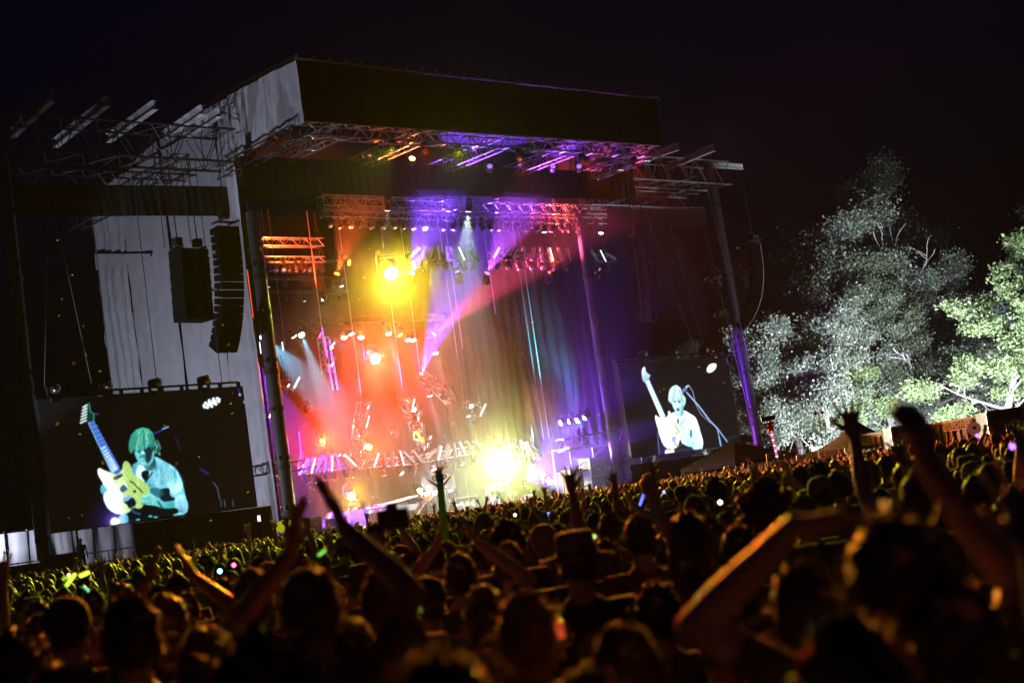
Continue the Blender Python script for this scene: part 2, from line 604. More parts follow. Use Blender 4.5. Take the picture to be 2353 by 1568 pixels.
MB().tube([(-5, 0.05, 0.96), (5.1, 0.05, 1.3)], 0.06, 6).build('batten', M_ALU, hd)

# pale side wall of the stage house
sw = empty('stage_side_wall', W(-0.5, 9, 0), label='tall pale vinyl side wall of the stage, hanging in strips', cat='wall')
for k, (d0, d1) in enumerate(((0.35, 3.55), (3.65, 8.2), (8.32, 13.6), (13.75, 17.8))):
    zt = lambda d: 25.45 - max(0, d - 6.7) * 0.11
    amp, fold = ((0.14, 0.1), (0.07, 0.05), (0.06, 0.04), (0.16, 0.12))[k]
    rag = [(d0 - 9, 2.2), (d1 - 9, 2.2)]
    cloth('vinyl_strip', M_WHITE, sw, [(d0 - 9, zt(d0)), (d1 - 9, zt(d1))], rag, 50, 150, 'd', amp=amp, fold=fold, foldn=(3.5, 2.2, 2.4, 4)[k], seed=31 + k, off=(0, 0.05, -0.05, 0.04)[k])
cloth('loose_flap', M_WHITE, sw, [(1.2, 19.0), (8.4, 20.6)], [(1.4, 18.7), (8.5, 19.6)], 30, 6, 'd', off=-0.25, amp=0.1, seed=40)
cd = MB()
for d_ in (0.4, 3.6, 8.26, 13.68, 17.8):
    cd.tube([(0.12, d_ - 9, 2), (0.12, d_ - 9, 24.2)], 0.06, 5)
cd.build('uprights', M_BLACKST, sw)

# curtains inside the stage house
bw = cloth('stage_curtain', M_SCRIM, None, [(-13.4, 23.5), (13, 23.5)], [(-13.4, 1.5), (13, 1.5)], 200, 30, 's', amp=0.08, fold=0.05, foldn=26, seed=51)
standalone(bw, W(13, 18, 0), 'black curtain closing the stage behind the band, in the smoke', 'curtain')
rw = cloth('stage_curtain', mat('shiny_scrim', (0.005, 0.005, 0.006), 0.5, spec=0.1, var=0.3, scale=2, bump=0.2), None, [(-7.6, 20.5), (9, 20.5)], [(-7.6, 4.6), (9, 4.6)], 160, 60, 'd', amp=0.16, fold=0.14, foldn=17, seed=52)
standalone(rw, W(26, 9, 0), 'shiny black curtain with teal-lit folds, along the stage side by the stacked cases', 'curtain')

# stage deck
dk = tag(MB().box((0, 0, 0), (1, 1, 1)).build('stage_floor', M_DECK), kind='structure')
dk.location = W(13, 6.5, 1.4)
dk.rotation_euler = (0, 0, AL)
dk.scale = (29, 23, 0.2)
sk = cloth('stage_skirt', M_DRAPE, None, [(-14.4, 1.3), (14.4, 1.3)], [(-14.4, 0), (14.4, 0)], 120, 4, 's', fold=0.05, foldn=60, seed=53)
standalone(sk, W(13, -5.05, 0), 'black skirt cloth along the front of the stage floor', 'drape')
# crowd barrier in front of the stage
for k in range(26):
    s_ = -13 + k * 2.1
    o = empty('crowd_barrier', W(s_, -7.6, 0), label='steel crowd barrier in the row between audience and stage', cat='barrier', group='steel crowd barriers before the stage')
    f = MB()
    f.tube([(-1, 0, 0.02), (-1, 0, 1.15), (1, 0, 1.15), (1, 0, 0.02)], 0.025, 5)
    f.build('frame', M_ALU, o)
    f = MB()
    for j in range(9):
        f.tube([(-0.8 + 0.2 * j, 0, 0.1), (-0.8 + 0.2 * j, 0, 1.13)], 0.01, 4)
    f.build('bars', M_ALU, o)

# black cloths below the screens
for s0, s1, zt, lab in ((-9.3, -1.6, 3.3, 'black cloth hanging below the cyan video screen'), (24.9, 36.4, 2.9, 'black cloth hanging below the purple-washed video screen')):
    o = cloth('black_cloth', M_DRAPE, None, [((s0 - s1) / 2, zt), ((s1 - s0) / 2, zt)], [((s0 - s1) / 2, 0.05), ((s1 - s0) / 2, 0.05)], 70, 14, 's', amp=0.06, fold=0.05, foldn=14, seed=int(s0 + 60))
    standalone(o, W((s0 + s1) / 2, -0.9, 0), lab, 'drape', 'black cloths below the screens')

# white site fence behind the cyan screen
fe = empty('site_fence', W(-10, 6, 0), label='white vinyl panel fence behind the cyan video screen', cat='fence')
for k in range(13):
    a = -8.5 + k * 1.15
    cloth('panel', M_WHITE, fe, [(a + 0.04, 3.75), (a + 1.1, 3.75)], [(a + 0.04, 0.1), (a + 1.1, 0.1)], 8, 14, 's', amp=0.03, fold=0.03, foldn=1, seed=70 + k)
    MB().tube([(a, 0.06, 0), (a, 0.06, 3.85)], 0.035, 6).build('post', M_BLACKST if k % 4 == 1 else M_ALU, fe)
rl = MB()
rl.tube([(-8.5, 0.1, 3.8), (6.4, 0.1, 3.8)], 0.03, 5)
rl.build('rail', M_BLACKST, fe)
pf = empty('platform', W(-11, 2.2, 0), label='black riser platform with handrail in front of the white fence', cat='platform')
MB().box((0, 0, 0.6), (9.5, 1.6, 1.2)).build('deck', M_DECK, pf)
h = MB()
for k in range(7):
    h.tube([(-4.6 + k * 1.5, -0.8, 1.2), (-4.6 + k * 1.5, -0.8, 2.2)], 0.03, 5)
h.tube([(-4.6, -0.8, 2.2), (4.6, -0.8, 2.2)], 0.03, 5)
h.tube([(-4.6, -0.8, 1.7), (4.6, -0.8, 1.7)], 0.03, 5)
h.build('handrail', M_ALU, pf)
for k, (sx, w_, h_) in enumerate(((-14.6, 1.7, 1.0), (-12.5, 1.3, 1.25), (-16.4, 1.3, 0.7))):
    o = empty('equipment_case', W(sx, 0.4 - 0.3 * k, 0), label=('low black case with draped cover, left of the steel pole', 'tall black case right of the steel pole by the white fence', 'small black case at the photo\'s left edge')[k], cat='case', group='black cases by the left pole')
    MB().box((0, 0, h_ / 2 + 0.6), (w_, 1.0, h_ + 1.2 - 0.2)).build('body', M_PLAST, o)
    cs = MB()
    for sg in (-1, 1):
        cs.box((sg * w_ / 2, -0.51, h_ / 2 + 0.6), (0.05, 0.03, h_ + 1.0))
    cs.box((0, -0.51, h_ + 0.2), (w_, 0.03, 0.04))
    cs.build('edging', M_STEEL, o)

# catwalk trusses and scaffold left and right of the band
roof_truss((21.0, 1, 4.7), (26.4, 1, 4.9), 'purple-lit catwalk truss below the four white lamps', w=0.7, h=0.75, bay=0.55, name='catwalk_truss', group='catwalk trusses beside the band')
roof_truss((-1.2, 1.2, 5.25), (2.0, 1.2, 5.3), 'dark catwalk truss beside the near steel pole', w=0.6, h=0.5, bay=0.5, name='catwalk_truss', group='catwalk trusses beside the band', m=M_STEEL)


def scaffold(s, d, z0, w, dep, lifts, lh, label):
    o = empty('scaffold', W(s, d, z0), label=label, cat='scaffold', group='scaffold towers at the stage sides')
    for i in (-1, 1):
        for j in (-1, 1):
            MB().tube([(i * w / 2, j * dep / 2, 0), (i * w / 2, j * dep / 2, lifts * lh)], 0.045, 6).build('upright', M_ALU, o)
    b = MB()
    for k in range(lifts + 1):
        z = max(0.05, k * lh)
        for j in (-1, 1):
            b.tube([(-w / 2, j * dep / 2, z), (w / 2, j * dep / 2, z)], 0.035, 5)
        for i in (-1, 1):
            b.tube([(i * w / 2, -dep / 2, z), (i * w / 2, dep / 2, z)], 0.035, 5)
        if k < lifts:
            b.tube([(-w / 2, -dep / 2, z), (w / 2, -dep / 2, z + lh)], 0.03, 5)
    b.build('braces', M_ALU, o)
    b = MB()
    for k in range(1, lifts + 1):
        b.box((0, 0, k * lh - 0.05), (w - 0.1, dep - 0.1, 0.06))
    b.build('planks', M_STEEL, o)


scaffold(23.3, 1.6, 1.5, 3.6, 1.6, 2, 1.5, 'scaffold frame behind the stacked cases, below the purple-lit catwalk')
scaffold(0.5, 3.2, 1.5, 2.2, 1.6, 2, 1.7, 'scaffold frame behind the near steel pole, under the dark catwalk')

# vertical pipes / ropes dropping in front of the side curtain, hoist cables
def cable(a, b, r, label, m=M_CABLE, sag=0.0, name='hanging_cable', group='cables and ropes hanging over the stage'):
    a, b = W(*a), W(*b)
    n = 8 if sag else 1
    pts = []
    for i in range(n + 1):
        t = i / n
        p = a.lerp(b, t)
        p.z -= sag * 4 * t * (1 - t)
        pts.append(p)
    mb = MB()
    base = pts[-1]
    mb.tube([p - base for p in pts], r, 5)
    o = mb.build(name, m)
    o.location = base
    return tag(o, label, 'cable', group)


M_ROPE = mat('grey_rope', (0.35, 0.35, 0.36), 0.7)
for x, y0, y1, d_ in ((1195, 640, 1010, 6), (1208, 640, 1010, 6), (1250, 640, 800, 7), (1345, 700, 900, 3), (1170, 600, 760, 9), (1120, 590, 720, 8), (1040, 640, 800, 8)):
    a = ond(x, y0, d_)
    cable((a[0], d_, 20.5), (a[0], d_, max(3.0, ond(x + 30, y1, d_)[2])), 0.035, {1195: 'one of two long parallel ropes before the side curtain, nearer the yellow lamp', 1208: 'second of two long parallel ropes before the side curtain', 1250: 'short rope right of the two parallel ropes', 1345: 'rope beside the purple-lit pole', 1170: 'short rope left of the two parallel ropes', 1120: 'short rope under the middle lamp truss', 1040: 'rope right of the blazing yellow lamp'}[x], M_ROPE)
for s_, z0, z1 in ((-9.6, 9.6, 21.5), (-7.2, 9.6, 21.5), (-4.4, 17, 21.5), (-3.6, 9.6, 21.5), (-5.9, 16.8, 21.5)):
    cable((s_, -0.9, z1), (s_, -0.9, z0), 0.022, {-9.6: 'thin hoist cable down the wrinkled strip of pale wall', -7.2: 'thin hoist cable beside the subwoofer stack', -4.4: 'short hoist cable over the subwoofer stack', -3.6: 'thin hoist cable between subwoofers and curved array', -5.9: 'short hoist cable left over the subwoofer stack'}[s_], M_CABLE)
for a, b in (((30.4, -0.8, 18.9), (33.0, -1.0, 9.6)), ((38.0, 0, 21.6), (38.6, -0.8, 9.0)), ((33.4, 0, 18.9), (33.9, -1, 9.6))):
    cable(a, b, 0.028, {30.4: 'slanting hoist cable from the pleated drape to the purple screen', 38.0: 'hoist cable beside the steel pole by the trees', 33.4: 'steep hoist cable over the middle of the purple screen'}[a[0]], M_WIRE)
cable((37.2, 0.2, 18.9), (38.3, -0.4, 4.5), 0.07, 'thick black cable hanging beside the steel pole by the trees')
cable((-11.8, -1, 19.0), (-13.0, -1, 9.8), 0.02, 'slanting guy wire left of the pale wall', M_WIRE)
cable((-11.6, -1, 19.0), (-10.6, -1, 9.8), 0.02, 'steep guy wire in front of the pale wall', M_WIRE)

# ------------------------------------------------------------------ video screens
def homog(src, dst):
    A = []
    for (x, y), (u, v) in zip(src, dst):
        A.append([x, y, 1, 0, 0, 0, -u * x, -u * y, -u])
        A.append([0, 0, 0, x, y, 1, -v * x, -v * y, -v])
    return np.linalg.svd(np.array(A, float))[2][-1].reshape(3, 3)


class Paint:
    """flat print for a screen: colours per grid point of the display face"""
    def __init__(self, corners, nx=288, ny=162, base=(2, 2, 3)):
        H = homog([(0, 1), (1, 1), (1, 0), (0, 0)], corners)
        u, v = np.meshgrid((np.arange(nx) + 0.5) / nx, (np.arange(ny) + 0.5) / ny)
        self.u, self.v, self.nx, self.ny = u, v, nx, ny
        q = np.stack([u, v, np.ones_like(u)], -1) @ H.T
        self.x, self.y = q[..., 0] / q[..., 2], q[..., 1] / q[..., 2]
        self.c = np.ones((ny, nx, 3)) * np.array(base, float)

    def put(self, m, col):
        m = np.clip(m, 0, 1)[..., None]
        self.c = self.c * (1 - m) + np.asarray(col, float) * m

    def sd(self, pts, closed=True):
        P = np.array(pts, float)
        d = np.full(self.x.shape, 1e9)
        ins = np.zeros(self.x.shape, bool)
        n = len(P)
        for i in range(n if closed else n - 1):
            a, b = P[i], P[(i + 1) % n]
            e = b - a
            w0, w1 = self.x - a[0], self.y - a[1]
            t = np.clip((w0 * e[0] + w1 * e[1]) / max(1e-9, e @ e), 0, 1)
            d = np.minimum(d, (w0 - e[0] * t) ** 2 + (w1 - e[1] * t) ** 2)
            if closed:
                c = (a[1] > self.y) != (b[1] > self.y)
                with np.errstate(divide='ignore', invalid='ignore'):
                    xi = a[0] + (self.y - a[1]) / (b[1] - a[1] if b[1] != a[1] else 1e-9) * e[0]
                ins ^= c & (self.x < xi)
        d = np.sqrt(d)
        return np.where(ins, -d, d) if closed else d

    def smooth(self, pts):
        P = [np.array(p, float) for p in pts]
        out = []
        n = len(P)
        for i in range(n):
            a, b = P[i], P[(i + 1) % n]
            out += [a * .75 + b * .25, a * .25 + b * .75]
        return out

    def poly(self, pts, col, f=7, a=1.0, rnd=True):
        self.put(a * np.clip(0.5 - self.sd(self.smooth(pts) if rnd else pts) / f, 0, 1), col)

    def grad(self, pts, c0, c1, p0, p1, f=7, streak=0.0, seed=0, rnd=True):
        p0, p1 = np.array(p0, float), np.array(p1, float)
        e = p1 - p0
        t = np.clip(((self.x - p0[0]) * e[0] + (self.y - p0[1]) * e[1]) / (e @ e), 0, 1)
        if streak:
            t = np.clip(t + streak * fbm(self.x / 160, self.y / 420, seed), 0, 1)
        col = np.array(c0, float) * (1 - t[..., None]) + np.array(c1, float) * t[..., None]
        self.put(np.clip(0.5 - self.sd(self.smooth(pts) if rnd else pts) / f, 0, 1), col)

    def line(self, pts, w, col, f=6, a=1.0):
        self.put(a * np.clip(0.5 - (self.sd(pts, False) - w / 2) / f, 0, 1), col)

    def dot(self, x, y, r, col, f=8, a=1.0):
        self.put(a * np.clip(0.5 - (np.hypot(self.x - x, self.y - y) - r) / f, 0, 1), col)

    def halo(self, x, y, r, col, a=0.5):
        self.put(a * np.exp(-((self.x - x) ** 2 + (self.y - y) ** 2) / (r * r)), col)

    def build(self, name, m, parent, w, h, y=0.0):
        nx, ny = self.nx, self.ny
        g = self.c
        for ax_ in (0, 1):
            g = 0.6 * g + 0.2 * np.roll(g, 1, ax_) + 0.2 * np.roll(g, -1, ax_)
        g = g * (1 + 0.05 * np.random.default_rng(3).normal(size=g.shape[:2])[..., None])
        lin = (g / 255.0).clip(0, 1)
        lin = np.where(lin <= 0.04045, lin / 12.92, ((lin + 0.055) / 1.055) ** 2.4)
        X = (np.arange(nx + 1) / nx - 0.5) * w
        Z = (np.arange(ny + 1) / ny - 0.5) * h
        XX, ZZ = np.meshgrid(X, Z)
        vs = np.stack([XX.ravel(), np.full(XX.size, y), ZZ.ravel()], 1)
        idx = np.arange((nx + 1) * (ny + 1)).reshape(ny + 1, nx + 1)
        fs = np.stack([idx[:-1, :-1], idx[:-1, 1:], idx[1:, 1:], idx[1:, :-1]], -1).reshape(-1, 4)
        me = bpy.data.meshes.new(name)
        me.from_pydata(vs.tolist(), [], fs.tolist())
        at_ = me.color_attributes.new('picture', 'FLOAT_COLOR', 'CORNER')
        c4 = np.concatenate([lin.reshape(-1, 3), np.ones((nx * ny, 1))], 1)
        at_.data.foreach_set('color', np.repeat(c4, 4, axis=0).ravel())
        me.materials.append(m)
        o = bpy.data.objects.new(name, me)
        COL.objects.link(o)
        o.parent = parent
        return o


def led_mat(gain):
    m = bpy.data.materials.new('led_display')
    m.use_nodes = True
    nt = m.node_tree
    b = nt.nodes['Principled BSDF']
    b.inputs['Base Color'].default_value = (0.012, 0.012, 0.014, 1)
    b.inputs['Roughness'].default_value = 0.5
    a = nt.nodes.new('ShaderNodeVertexColor')
    a.layer_name = 'picture'
    nt.links.new(a.outputs[0], b.inputs['Emission Color'])
    b.inputs['Emission Strength'].default_value = gain
    return m


# picture on the cyan screen
P = Paint([(-115, 165), (1893, 45), (2012, 1262), (22, 1470)], base=(3, 3, 4))
hr0 = np.random.default_rng(8)
P.halo(640, 1360, 170, (70, 40, 190), 0.55)
P.grad([(775, 830), (860, 780), (1010, 735), (1090, 785), (1200, 850), (1255, 930), (1285, 1040), (1305, 1150), (1335, 1235), (1312, 1325), (1180, 1335), (1150, 1240), (1080, 1265), (1000, 1220), (900, 1150), (790, 1000)], (70, 140, 160), (125, 205, 220), (820, 1150), (1230, 900), streak=0.35, seed=1)
P.grad([(1160, 870), (1250, 940), (1283, 1035), (1255, 1105), (1165, 1125), (1135, 1000)], (110, 190, 205), (175, 240, 248), (1140, 900), (1260, 1060), streak=0.4, seed=2)
P.grad([(1185, 1165), (1275, 1110), (1325, 1220), (1300, 1315), (1215, 1295)], (60, 120, 150), (165, 230, 245), (1190, 1300), (1310, 1150), streak=0.3, seed=3)
for k in range(22):
    x0, y0 = 1000 + 230 * hr0.random(), 800 + 200 * hr0.random()
    P.line([(x0, y0), (x0 + hr0.normal(10, 14), y0 + 60), (x0 + hr0.normal(0, 20), y0 + 130)], 4 + 5 * hr0.random(), ((40, 100, 120), (185, 240, 248))[k % 2], f=9, a=0.5)
P.poly([(1040, 1075), (1150, 1050), (1150, 1140), (1205, 1160), (1190, 1190), (1060, 1195)], (4, 22, 28))
P.poly([(950, 1060), (1040, 1050), (1110, 1110), (1030, 1170), (960, 1110)], (24, 80, 95), a=0.8)
P.poly([(720, 1220), (900, 1235), (1060, 1260), (1220, 1250), (1240, 1320), (1000, 1350), (760, 1390), (730, 1300)], (2, 8, 10))
for k in range(14):
    x0 = 1030 + k * 20
    P.line([(x0, 830 + k * 9), (x0 + 12 * math.sin(k * 1.7), 1010)], 5, (50, 120, 140), a=0.5)
P.poly([(850, 815), (905, 850), (985, 885), (890, 1010), (815, 930)], (195, 240, 245))
P.poly([(880, 885), (965, 875), (925, 1000), (875, 945)], (3, 14, 20))
P.poly([(1000, 745), (1050, 895), (965, 862), (955, 820)], (60, 125, 140))
P.line([(985, 900), (915, 1000)], 12, (4, 16, 20))
# head: back hair, neck, face, fringe, curls
hr = np.random.default_rng(4)
P.grad([(905, 780), (1005, 740), (1025, 830), (960, 900), (900, 860)], (60, 130, 140), (15, 50, 60), (900, 840), (1020, 800))
P.poly([(985, 560), (1040, 580), (1070, 635), (1055, 690), (1020, 728), (990, 700), (975, 640)], (14, 60, 55), rnd=False)
for k in range(26):
    x, y = 985 + 75 * hr.random(), 575 + 140 * hr.random()
    P.line([(x, y), (x + hr.normal(8, 6), y + 14), (x + hr.normal(0, 9), y + 26)], 6, ((90, 190, 185), (150, 230, 225), (30, 105, 95))[k % 3], f=5, a=0.8)
P.grad([(800, 640), (870, 610), (1000, 640), (1003, 770), (975, 815), (935, 838), (890, 838), (850, 800), (815, 730)], (105, 195, 200), (45, 110, 120), (820, 740), (990, 740), streak=0.12, seed=21)
P.poly([(905, 655), (1000, 640), (1000, 690), (985, 770), (955, 812), (925, 800), (915, 760), (920, 720), (900, 690)], (8, 30, 36), f=16, a=0.92)
P.poly([(985, 690), (1003, 690), (1003, 770), (965, 825), (935, 838), (955, 800), (978, 760)], (95, 175, 180), f=9, a=0.9)
P.poly([(835, 690), (872, 680), (880, 700), (842, 708)], (22, 75, 80), f=9)            # eye in shade
P.line([(835, 683), (878, 672)], 7, (25, 85, 80), f=6)
P.poly([(878, 685), (897, 682), (918, 716), (900, 730), (872, 724)], (165, 235, 235), f=9)  # nose
P.poly([(872, 724), (915, 718), (910, 732), (880, 735)], (25, 80, 88), f=7)
P.line([(858, 752), (885, 746), (915, 754)], 9, (22, 70, 78), f=6)                      # mouth
P.line([(866, 764), (905, 766)], 8, (130, 210, 210), f=6)
P.poly([(868, 790), (915, 792), (930, 825), (890, 830)], (120, 205, 205), f=12, a=0.8)
hair = [(755, 690), (757, 600), (778, 525), (830, 472), (890, 452), (945, 462), (990, 500), (1008, 560), (1000, 640), (975, 650), (962, 618), (945, 655), (925, 625), (905, 668), (880, 632), (858, 690), (838, 650), (818, 712), (800, 672), (785, 705), (768, 680)]
P.grad(hair, (28, 112, 98), (58, 165, 140), (760, 720), (930, 450), streak=0.3, seed=4, rnd=False)
for k in range(60):
    a_ = hr.random()
    x0, y0 = 905 + 40 * (a_ - 0.5) + hr.normal(0, 12), 462 + 12 * hr.random()
    x1 = 765 + 235 * a_
    y1 = 690 - 60 * math.sin(a_ * 2.6) * a_ + hr.normal(0, 22)
    xm, ym = (x0 + x1) / 2 + (x1 - 880) * 0.28, (y0 + y1) / 2 - 30
    t0 = hr.random() * 0.4
    pts_ = [((1 - t) ** 2 * x0 + 2 * t * (1 - t) * xm + t * t * x1, (1 - t) ** 2 * y0 + 2 * t * (1 - t) * ym + t * t * y1) for t in np.linspace(t0, 1, 6)]
    P.line(pts_, 3 + 3 * hr.random(), ((140, 225, 200), (95, 195, 170), (10, 60, 50), (18, 85, 72))[k % 4], f=5, a=0.75)
P.grad([(485, 1010), (560, 990), (610, 1050), (520, 1125), (478, 1085)], (60, 140, 160), (100, 190, 205), (480, 1100), (590, 1010), streak=0.5, seed=5)
P.poly([(330, 225), (382, 202), (390, 285), (425, 312), (427, 375), (372, 398), (345, 380), (318, 300)], (8, 38, 36))
P.line([(378, 205), (390, 290), (425, 312), (420, 372)], 9, (45, 165, 125))
for k in range(6):
    y = 235 + k * 31
    P.line([(318 - k * 5, y + 12), (358 - k * 2, y - 14)], 15, (225, 250, 250))
P.line([(425, 312), (470, 314)], 9, (40, 90, 160))
P.poly([(368, 400), (428, 383), (705, 915), (618, 962)], (40, 75, 165), rnd=False)
for k in range(17):
    a = 1 - 0.945 ** (k * 1.35)
    x0, y0, x1, y1 = 368 + 250 * a * 1.2, 400 + 562 * a * 1.2, 428 + 277 * a * 1.2, 383 + 532 * a * 1.2
    P.line([(x0, y0), (x1, y1)], 4, (150, 200, 240))
    if k > 5:
        P.line([(x0 + 20, y0 + 12), (x1 - 18, y1 + 24)], 13, (225, 248, 255))
P.line([(368, 400), (618, 962)], 7, (130, 225, 250))
for k in range(4):
    P.line([(382 + k * 13, 398 - k * 4), (640 + k * 17, 950 - k * 9)], 3, (120, 170, 225), a=0.6)
body = [(450, 885), (468, 842), (520, 875), (555, 885), (600, 905), (650, 920), (695, 870), (703, 800), (735, 780), (778, 830), (785, 915), (870, 960), (945, 1040), (962, 1110), (905, 1180), (885, 1240), (845, 1260), (800, 1235), (745, 1300), (650, 1312), (560, 1262), (515, 1175), (508, 1110), (560, 1060), (485, 965)]
P.grad(body, (240, 255, 245), (150, 185, 95), (540, 1080), (780, 1010), streak=0.15, seed=6)
P.line(P.smooth(body), 7, (190, 235, 190), a=0.5)
P.poly([(452, 885), (480, 868), (600, 980), (690, 1110), (700, 1150), (640, 1200), (610, 1270), (535, 1200), (560, 1075), (500, 990)], (244, 255, 253))
P.poly([(660, 1050), (715, 1010), (765, 1045), (690, 1105)], (50, 85, 105))
P.poly([(600, 945), (690, 905), (702, 930), (620, 975)], (30, 50, 60))
P.line([(705, 990), (745, 1050)], 12, (230, 250, 250))
P.line([(765, 985), (800, 1000), (830, 1040), (885, 1095)], 10, (15, 25, 15))
P.dot(810, 1085, 14, (20, 35, 20))
P.poly([(690, 1180), (790, 1130), (835, 1215), (755, 1260), (740, 1215)], (6, 14, 26))
P.poly([(690, 1150), (760, 1120), (790, 1140), (720, 1195)], (110, 160, 200))
P.line([(775, 1240), (800, 1290), (860, 1310)], 18, (30, 70, 120))
P.grad([(875, 1140), (955, 1098), (1030, 1150), (1078, 1205), (1190, 1180), (1205, 1262), (1080, 1262), (1010, 1232), (900, 1218), (865, 1190)], (130, 215, 215), (50, 150, 150), (900, 1110), (1150, 1270))
for k in range(4):
    P.line([(872, 1160 + k * 17), (960 + k * 6, 1140 + k * 22)], 4, (15, 70, 75))
P.line([(1035, 1190), (1075, 1255)], 14, (10, 50, 60))
P.grad([(655, 1310), (745, 1300), (752, 1400), (655, 1405)], (180, 235, 250), (60, 140, 170), (660, 1350), (750, 1350))
for x, y in ((960, 1335), (1010, 1345), (1200, 1328), (840, 1365)):
    P.poly([(x - 30, y), (x, y - 12), (x + 30, y - 4), (x, y + 10)], (80, 190, 200))
P.halo(620, 1375, 70, (150, 120, 255), 0.6)
P.dot(620, 1380, 44, (255, 255, 255))
for r_, n_ in ((0, 1), (0.45, 6), (0.9, 11)):
    for k in range(n_):
        a = 2 * math.pi * k / n_
        ex, ey = 92 * r_ * math.cos(a), 36 * r_ * math.sin(a)
        P.dot(1578 + ex * 0.93 + ey * 0.4, 212 - ex * 0.42 + ey * 0.95, 15, (235, 255, 255))
P.line([(1000, 518), (1085, 480)], 14, (40, 45, 150))
P.line([(1090, 470), (1145, 448)], 14, (90, 190, 215))
P.line([(1205, 535), (1262, 685)], 4, (45, 60, 140))
P.line([(1455, 880), (1530, 925)], 26, (30, 30, 100), a=0.8)
P.line([(1575, 1010), (1615, 1060), (1640, 1180)], 8, (90, 140, 160), a=0.8)
for x in (1650, 1685, 1768):
    P.line([(x, 1190), (x + 6, 1260)], 6, (110, 160, 190), a=0.8)
P.line([(1850, 70), (1862, 130)], 7, (70, 60, 200))
P.dot(1863, 130, 12, (200, 190, 255))
P.dot(1915, 205, 17, (215, 215, 255))
PL = P

# picture on the purple screen
P = Paint([(72, 112), (1715, -8), (1968, 1283), (230, 1512)], base=(5, 3, 8))
P.halo(780, 1420, 150, (90, 40, 190), 0.5)
P.grad([(800, 870), (900, 800), (1060, 775), (1150, 830), (1240, 880), (1290, 1010), (1330, 1150), (1365, 1260), (1340, 1400), (1200, 1385), (1150, 1300), (1080, 1320), (960, 1180), (880, 1050)], (165, 215, 225), (245, 255, 255), (1000, 1200), (1220, 960), streak=0.3, seed=11)
for k in range(9):
    P.line([(1090 + k * 26, 860 + k * 14), (1075 + k * 30 + 14 * math.sin(k * 2), 1120 + k * 10)], 6, (120, 175, 190), a=0.55)
P.poly([(1150, 1060), (1185, 1080), (1180, 1200), (1140, 1180)], (40, 80, 95), a=0.8)
P.poly([(850, 1380), (1150, 1330), (1190, 1390), (900, 1440)], (25, 40, 55))
P.poly([(910, 850), (1000, 880), (1050, 880), (985, 1010), (930, 940)], (250, 255, 255))
P.poly([(945, 905), (985, 912), (975, 1000), (945, 970)], (60, 100, 120))
P.line([(1075, 910), (985, 1010)], 9, (60, 110, 130))
P.grad([(905, 800), (1045, 740), (1060, 850), (985, 890), (920, 870)], (200, 235, 240), (95, 150, 165), (910, 850), (1050, 800))
P.grad([(865, 650), (930, 610), (1045, 640), (1048, 740), (1030, 800), (1000, 842), (970, 848), (930, 810), (885, 740)], (225, 250, 250), (150, 205, 212), (880, 700), (1050, 730))
P.poly([(885, 650), (935, 648), (935, 672), (890, 676)], (95, 140, 150), f=9)
P.poly([(955, 645), (1010, 640), (1010, 672), (958, 674)], (55, 95, 108), f=9)
P.line([(885, 645), (935, 648), (1010, 640)], 5, (60, 95, 105))
P.line([(945, 655), (932, 712), (952, 728), (975, 724)], 7, (120, 165, 172), f=7)
P.poly([(950, 660), (966, 660), (972, 718), (950, 718)], (250, 255, 255), f=9)
P.poly([(938, 752), (965, 745), (992, 756), (985, 790), (958, 796), (940, 782)], (40, 60, 75), f=8)
P.poly([(945, 752), (985, 752), (980, 762), (950, 764)], (170, 205, 210), f=6)
P.poly([(1012, 730), (1050, 690), (1050, 790), (1005, 845), (1000, 820)], (115, 170, 178), f=14, a=0.8)
hr = np.random.default_rng(6)
hair = [(812, 640), (818, 560), (840, 480), (890, 430), (945, 415), (1005, 455), (1040, 545), (1085, 605), (1085, 670), (1060, 735), (1040, 720), (1040, 655), (1015, 610), (990, 640), (970, 605), (945, 645), (920, 610), (900, 665), (880, 640), (868, 700), (840, 665)]
P.grad(hair, (135, 195, 185), (205, 240, 230), (830, 700), (960, 430), streak=0.3, seed=12, rnd=False)
for k in range(70):
    a_ = hr.random()
    x0, y0 = 930 + hr.normal(0, 12), 425 + 10 * hr.random()
    x1 = 822 + 250 * a_
    y1 = 670 - 50 * math.sin(a_ * 3.0) + hr.normal(0, 22)
    xm, ym = (x0 + x1) / 2 + (x1 - 940) * 0.3, (y0 + y1) / 2 - 30
    t0 = hr.random() * 0.4
    pts_ = [((1 - t) ** 2 * x0 + 2 * t * (1 - t) * xm + t * t * x1, (1 - t) ** 2 * y0 + 2 * t * (1 - t) * ym + t * t * y1) for t in np.linspace(t0, 1, 6)]
    P.line(pts_, 3 + 3 * hr.random(), ((250, 255, 255), (225, 250, 240), (85, 140, 130), (120, 175, 165))[k % 4], f=5, a=0.7)
P.grad([(415, 240), (430, 190), (473, 150), (488, 240), (540, 275), (562, 272), (540, 315), (520, 350), (470, 390), (430, 370)], (235, 250, 250), (130, 180, 195), (415, 250), (520, 330))
for k in range(6):
    P.line([(418 + k * 2, 235 + k * 26), (480 + k * 4, 205 + k * 26)], 6, (70, 110, 125), a=0.8)
P.poly([(470, 385), (530, 345), (770, 880), (690, 900)], (225, 245, 255), rnd=False)
for k in range(9):
    a = k / 9
    P.line([(500 + 215 * a, 420 + 430 * a), (545 + 205 * a, 405 + 420 * a)], 22, (135, 170, 215), a=0.75)
P.line([(530, 345), (770, 880)], 8, (120, 160, 190), a=0.7)
body = [(600, 890), (612, 848), (650, 880), (690, 900), (770, 890), (810, 860), (805, 800), (830, 785), (862, 840), (880, 930), (990, 1020), (1040, 1120), (990, 1220), (960, 1330), (900, 1370), (800, 1375), (720, 1310), (680, 1200), (655, 1120), (620, 980)]
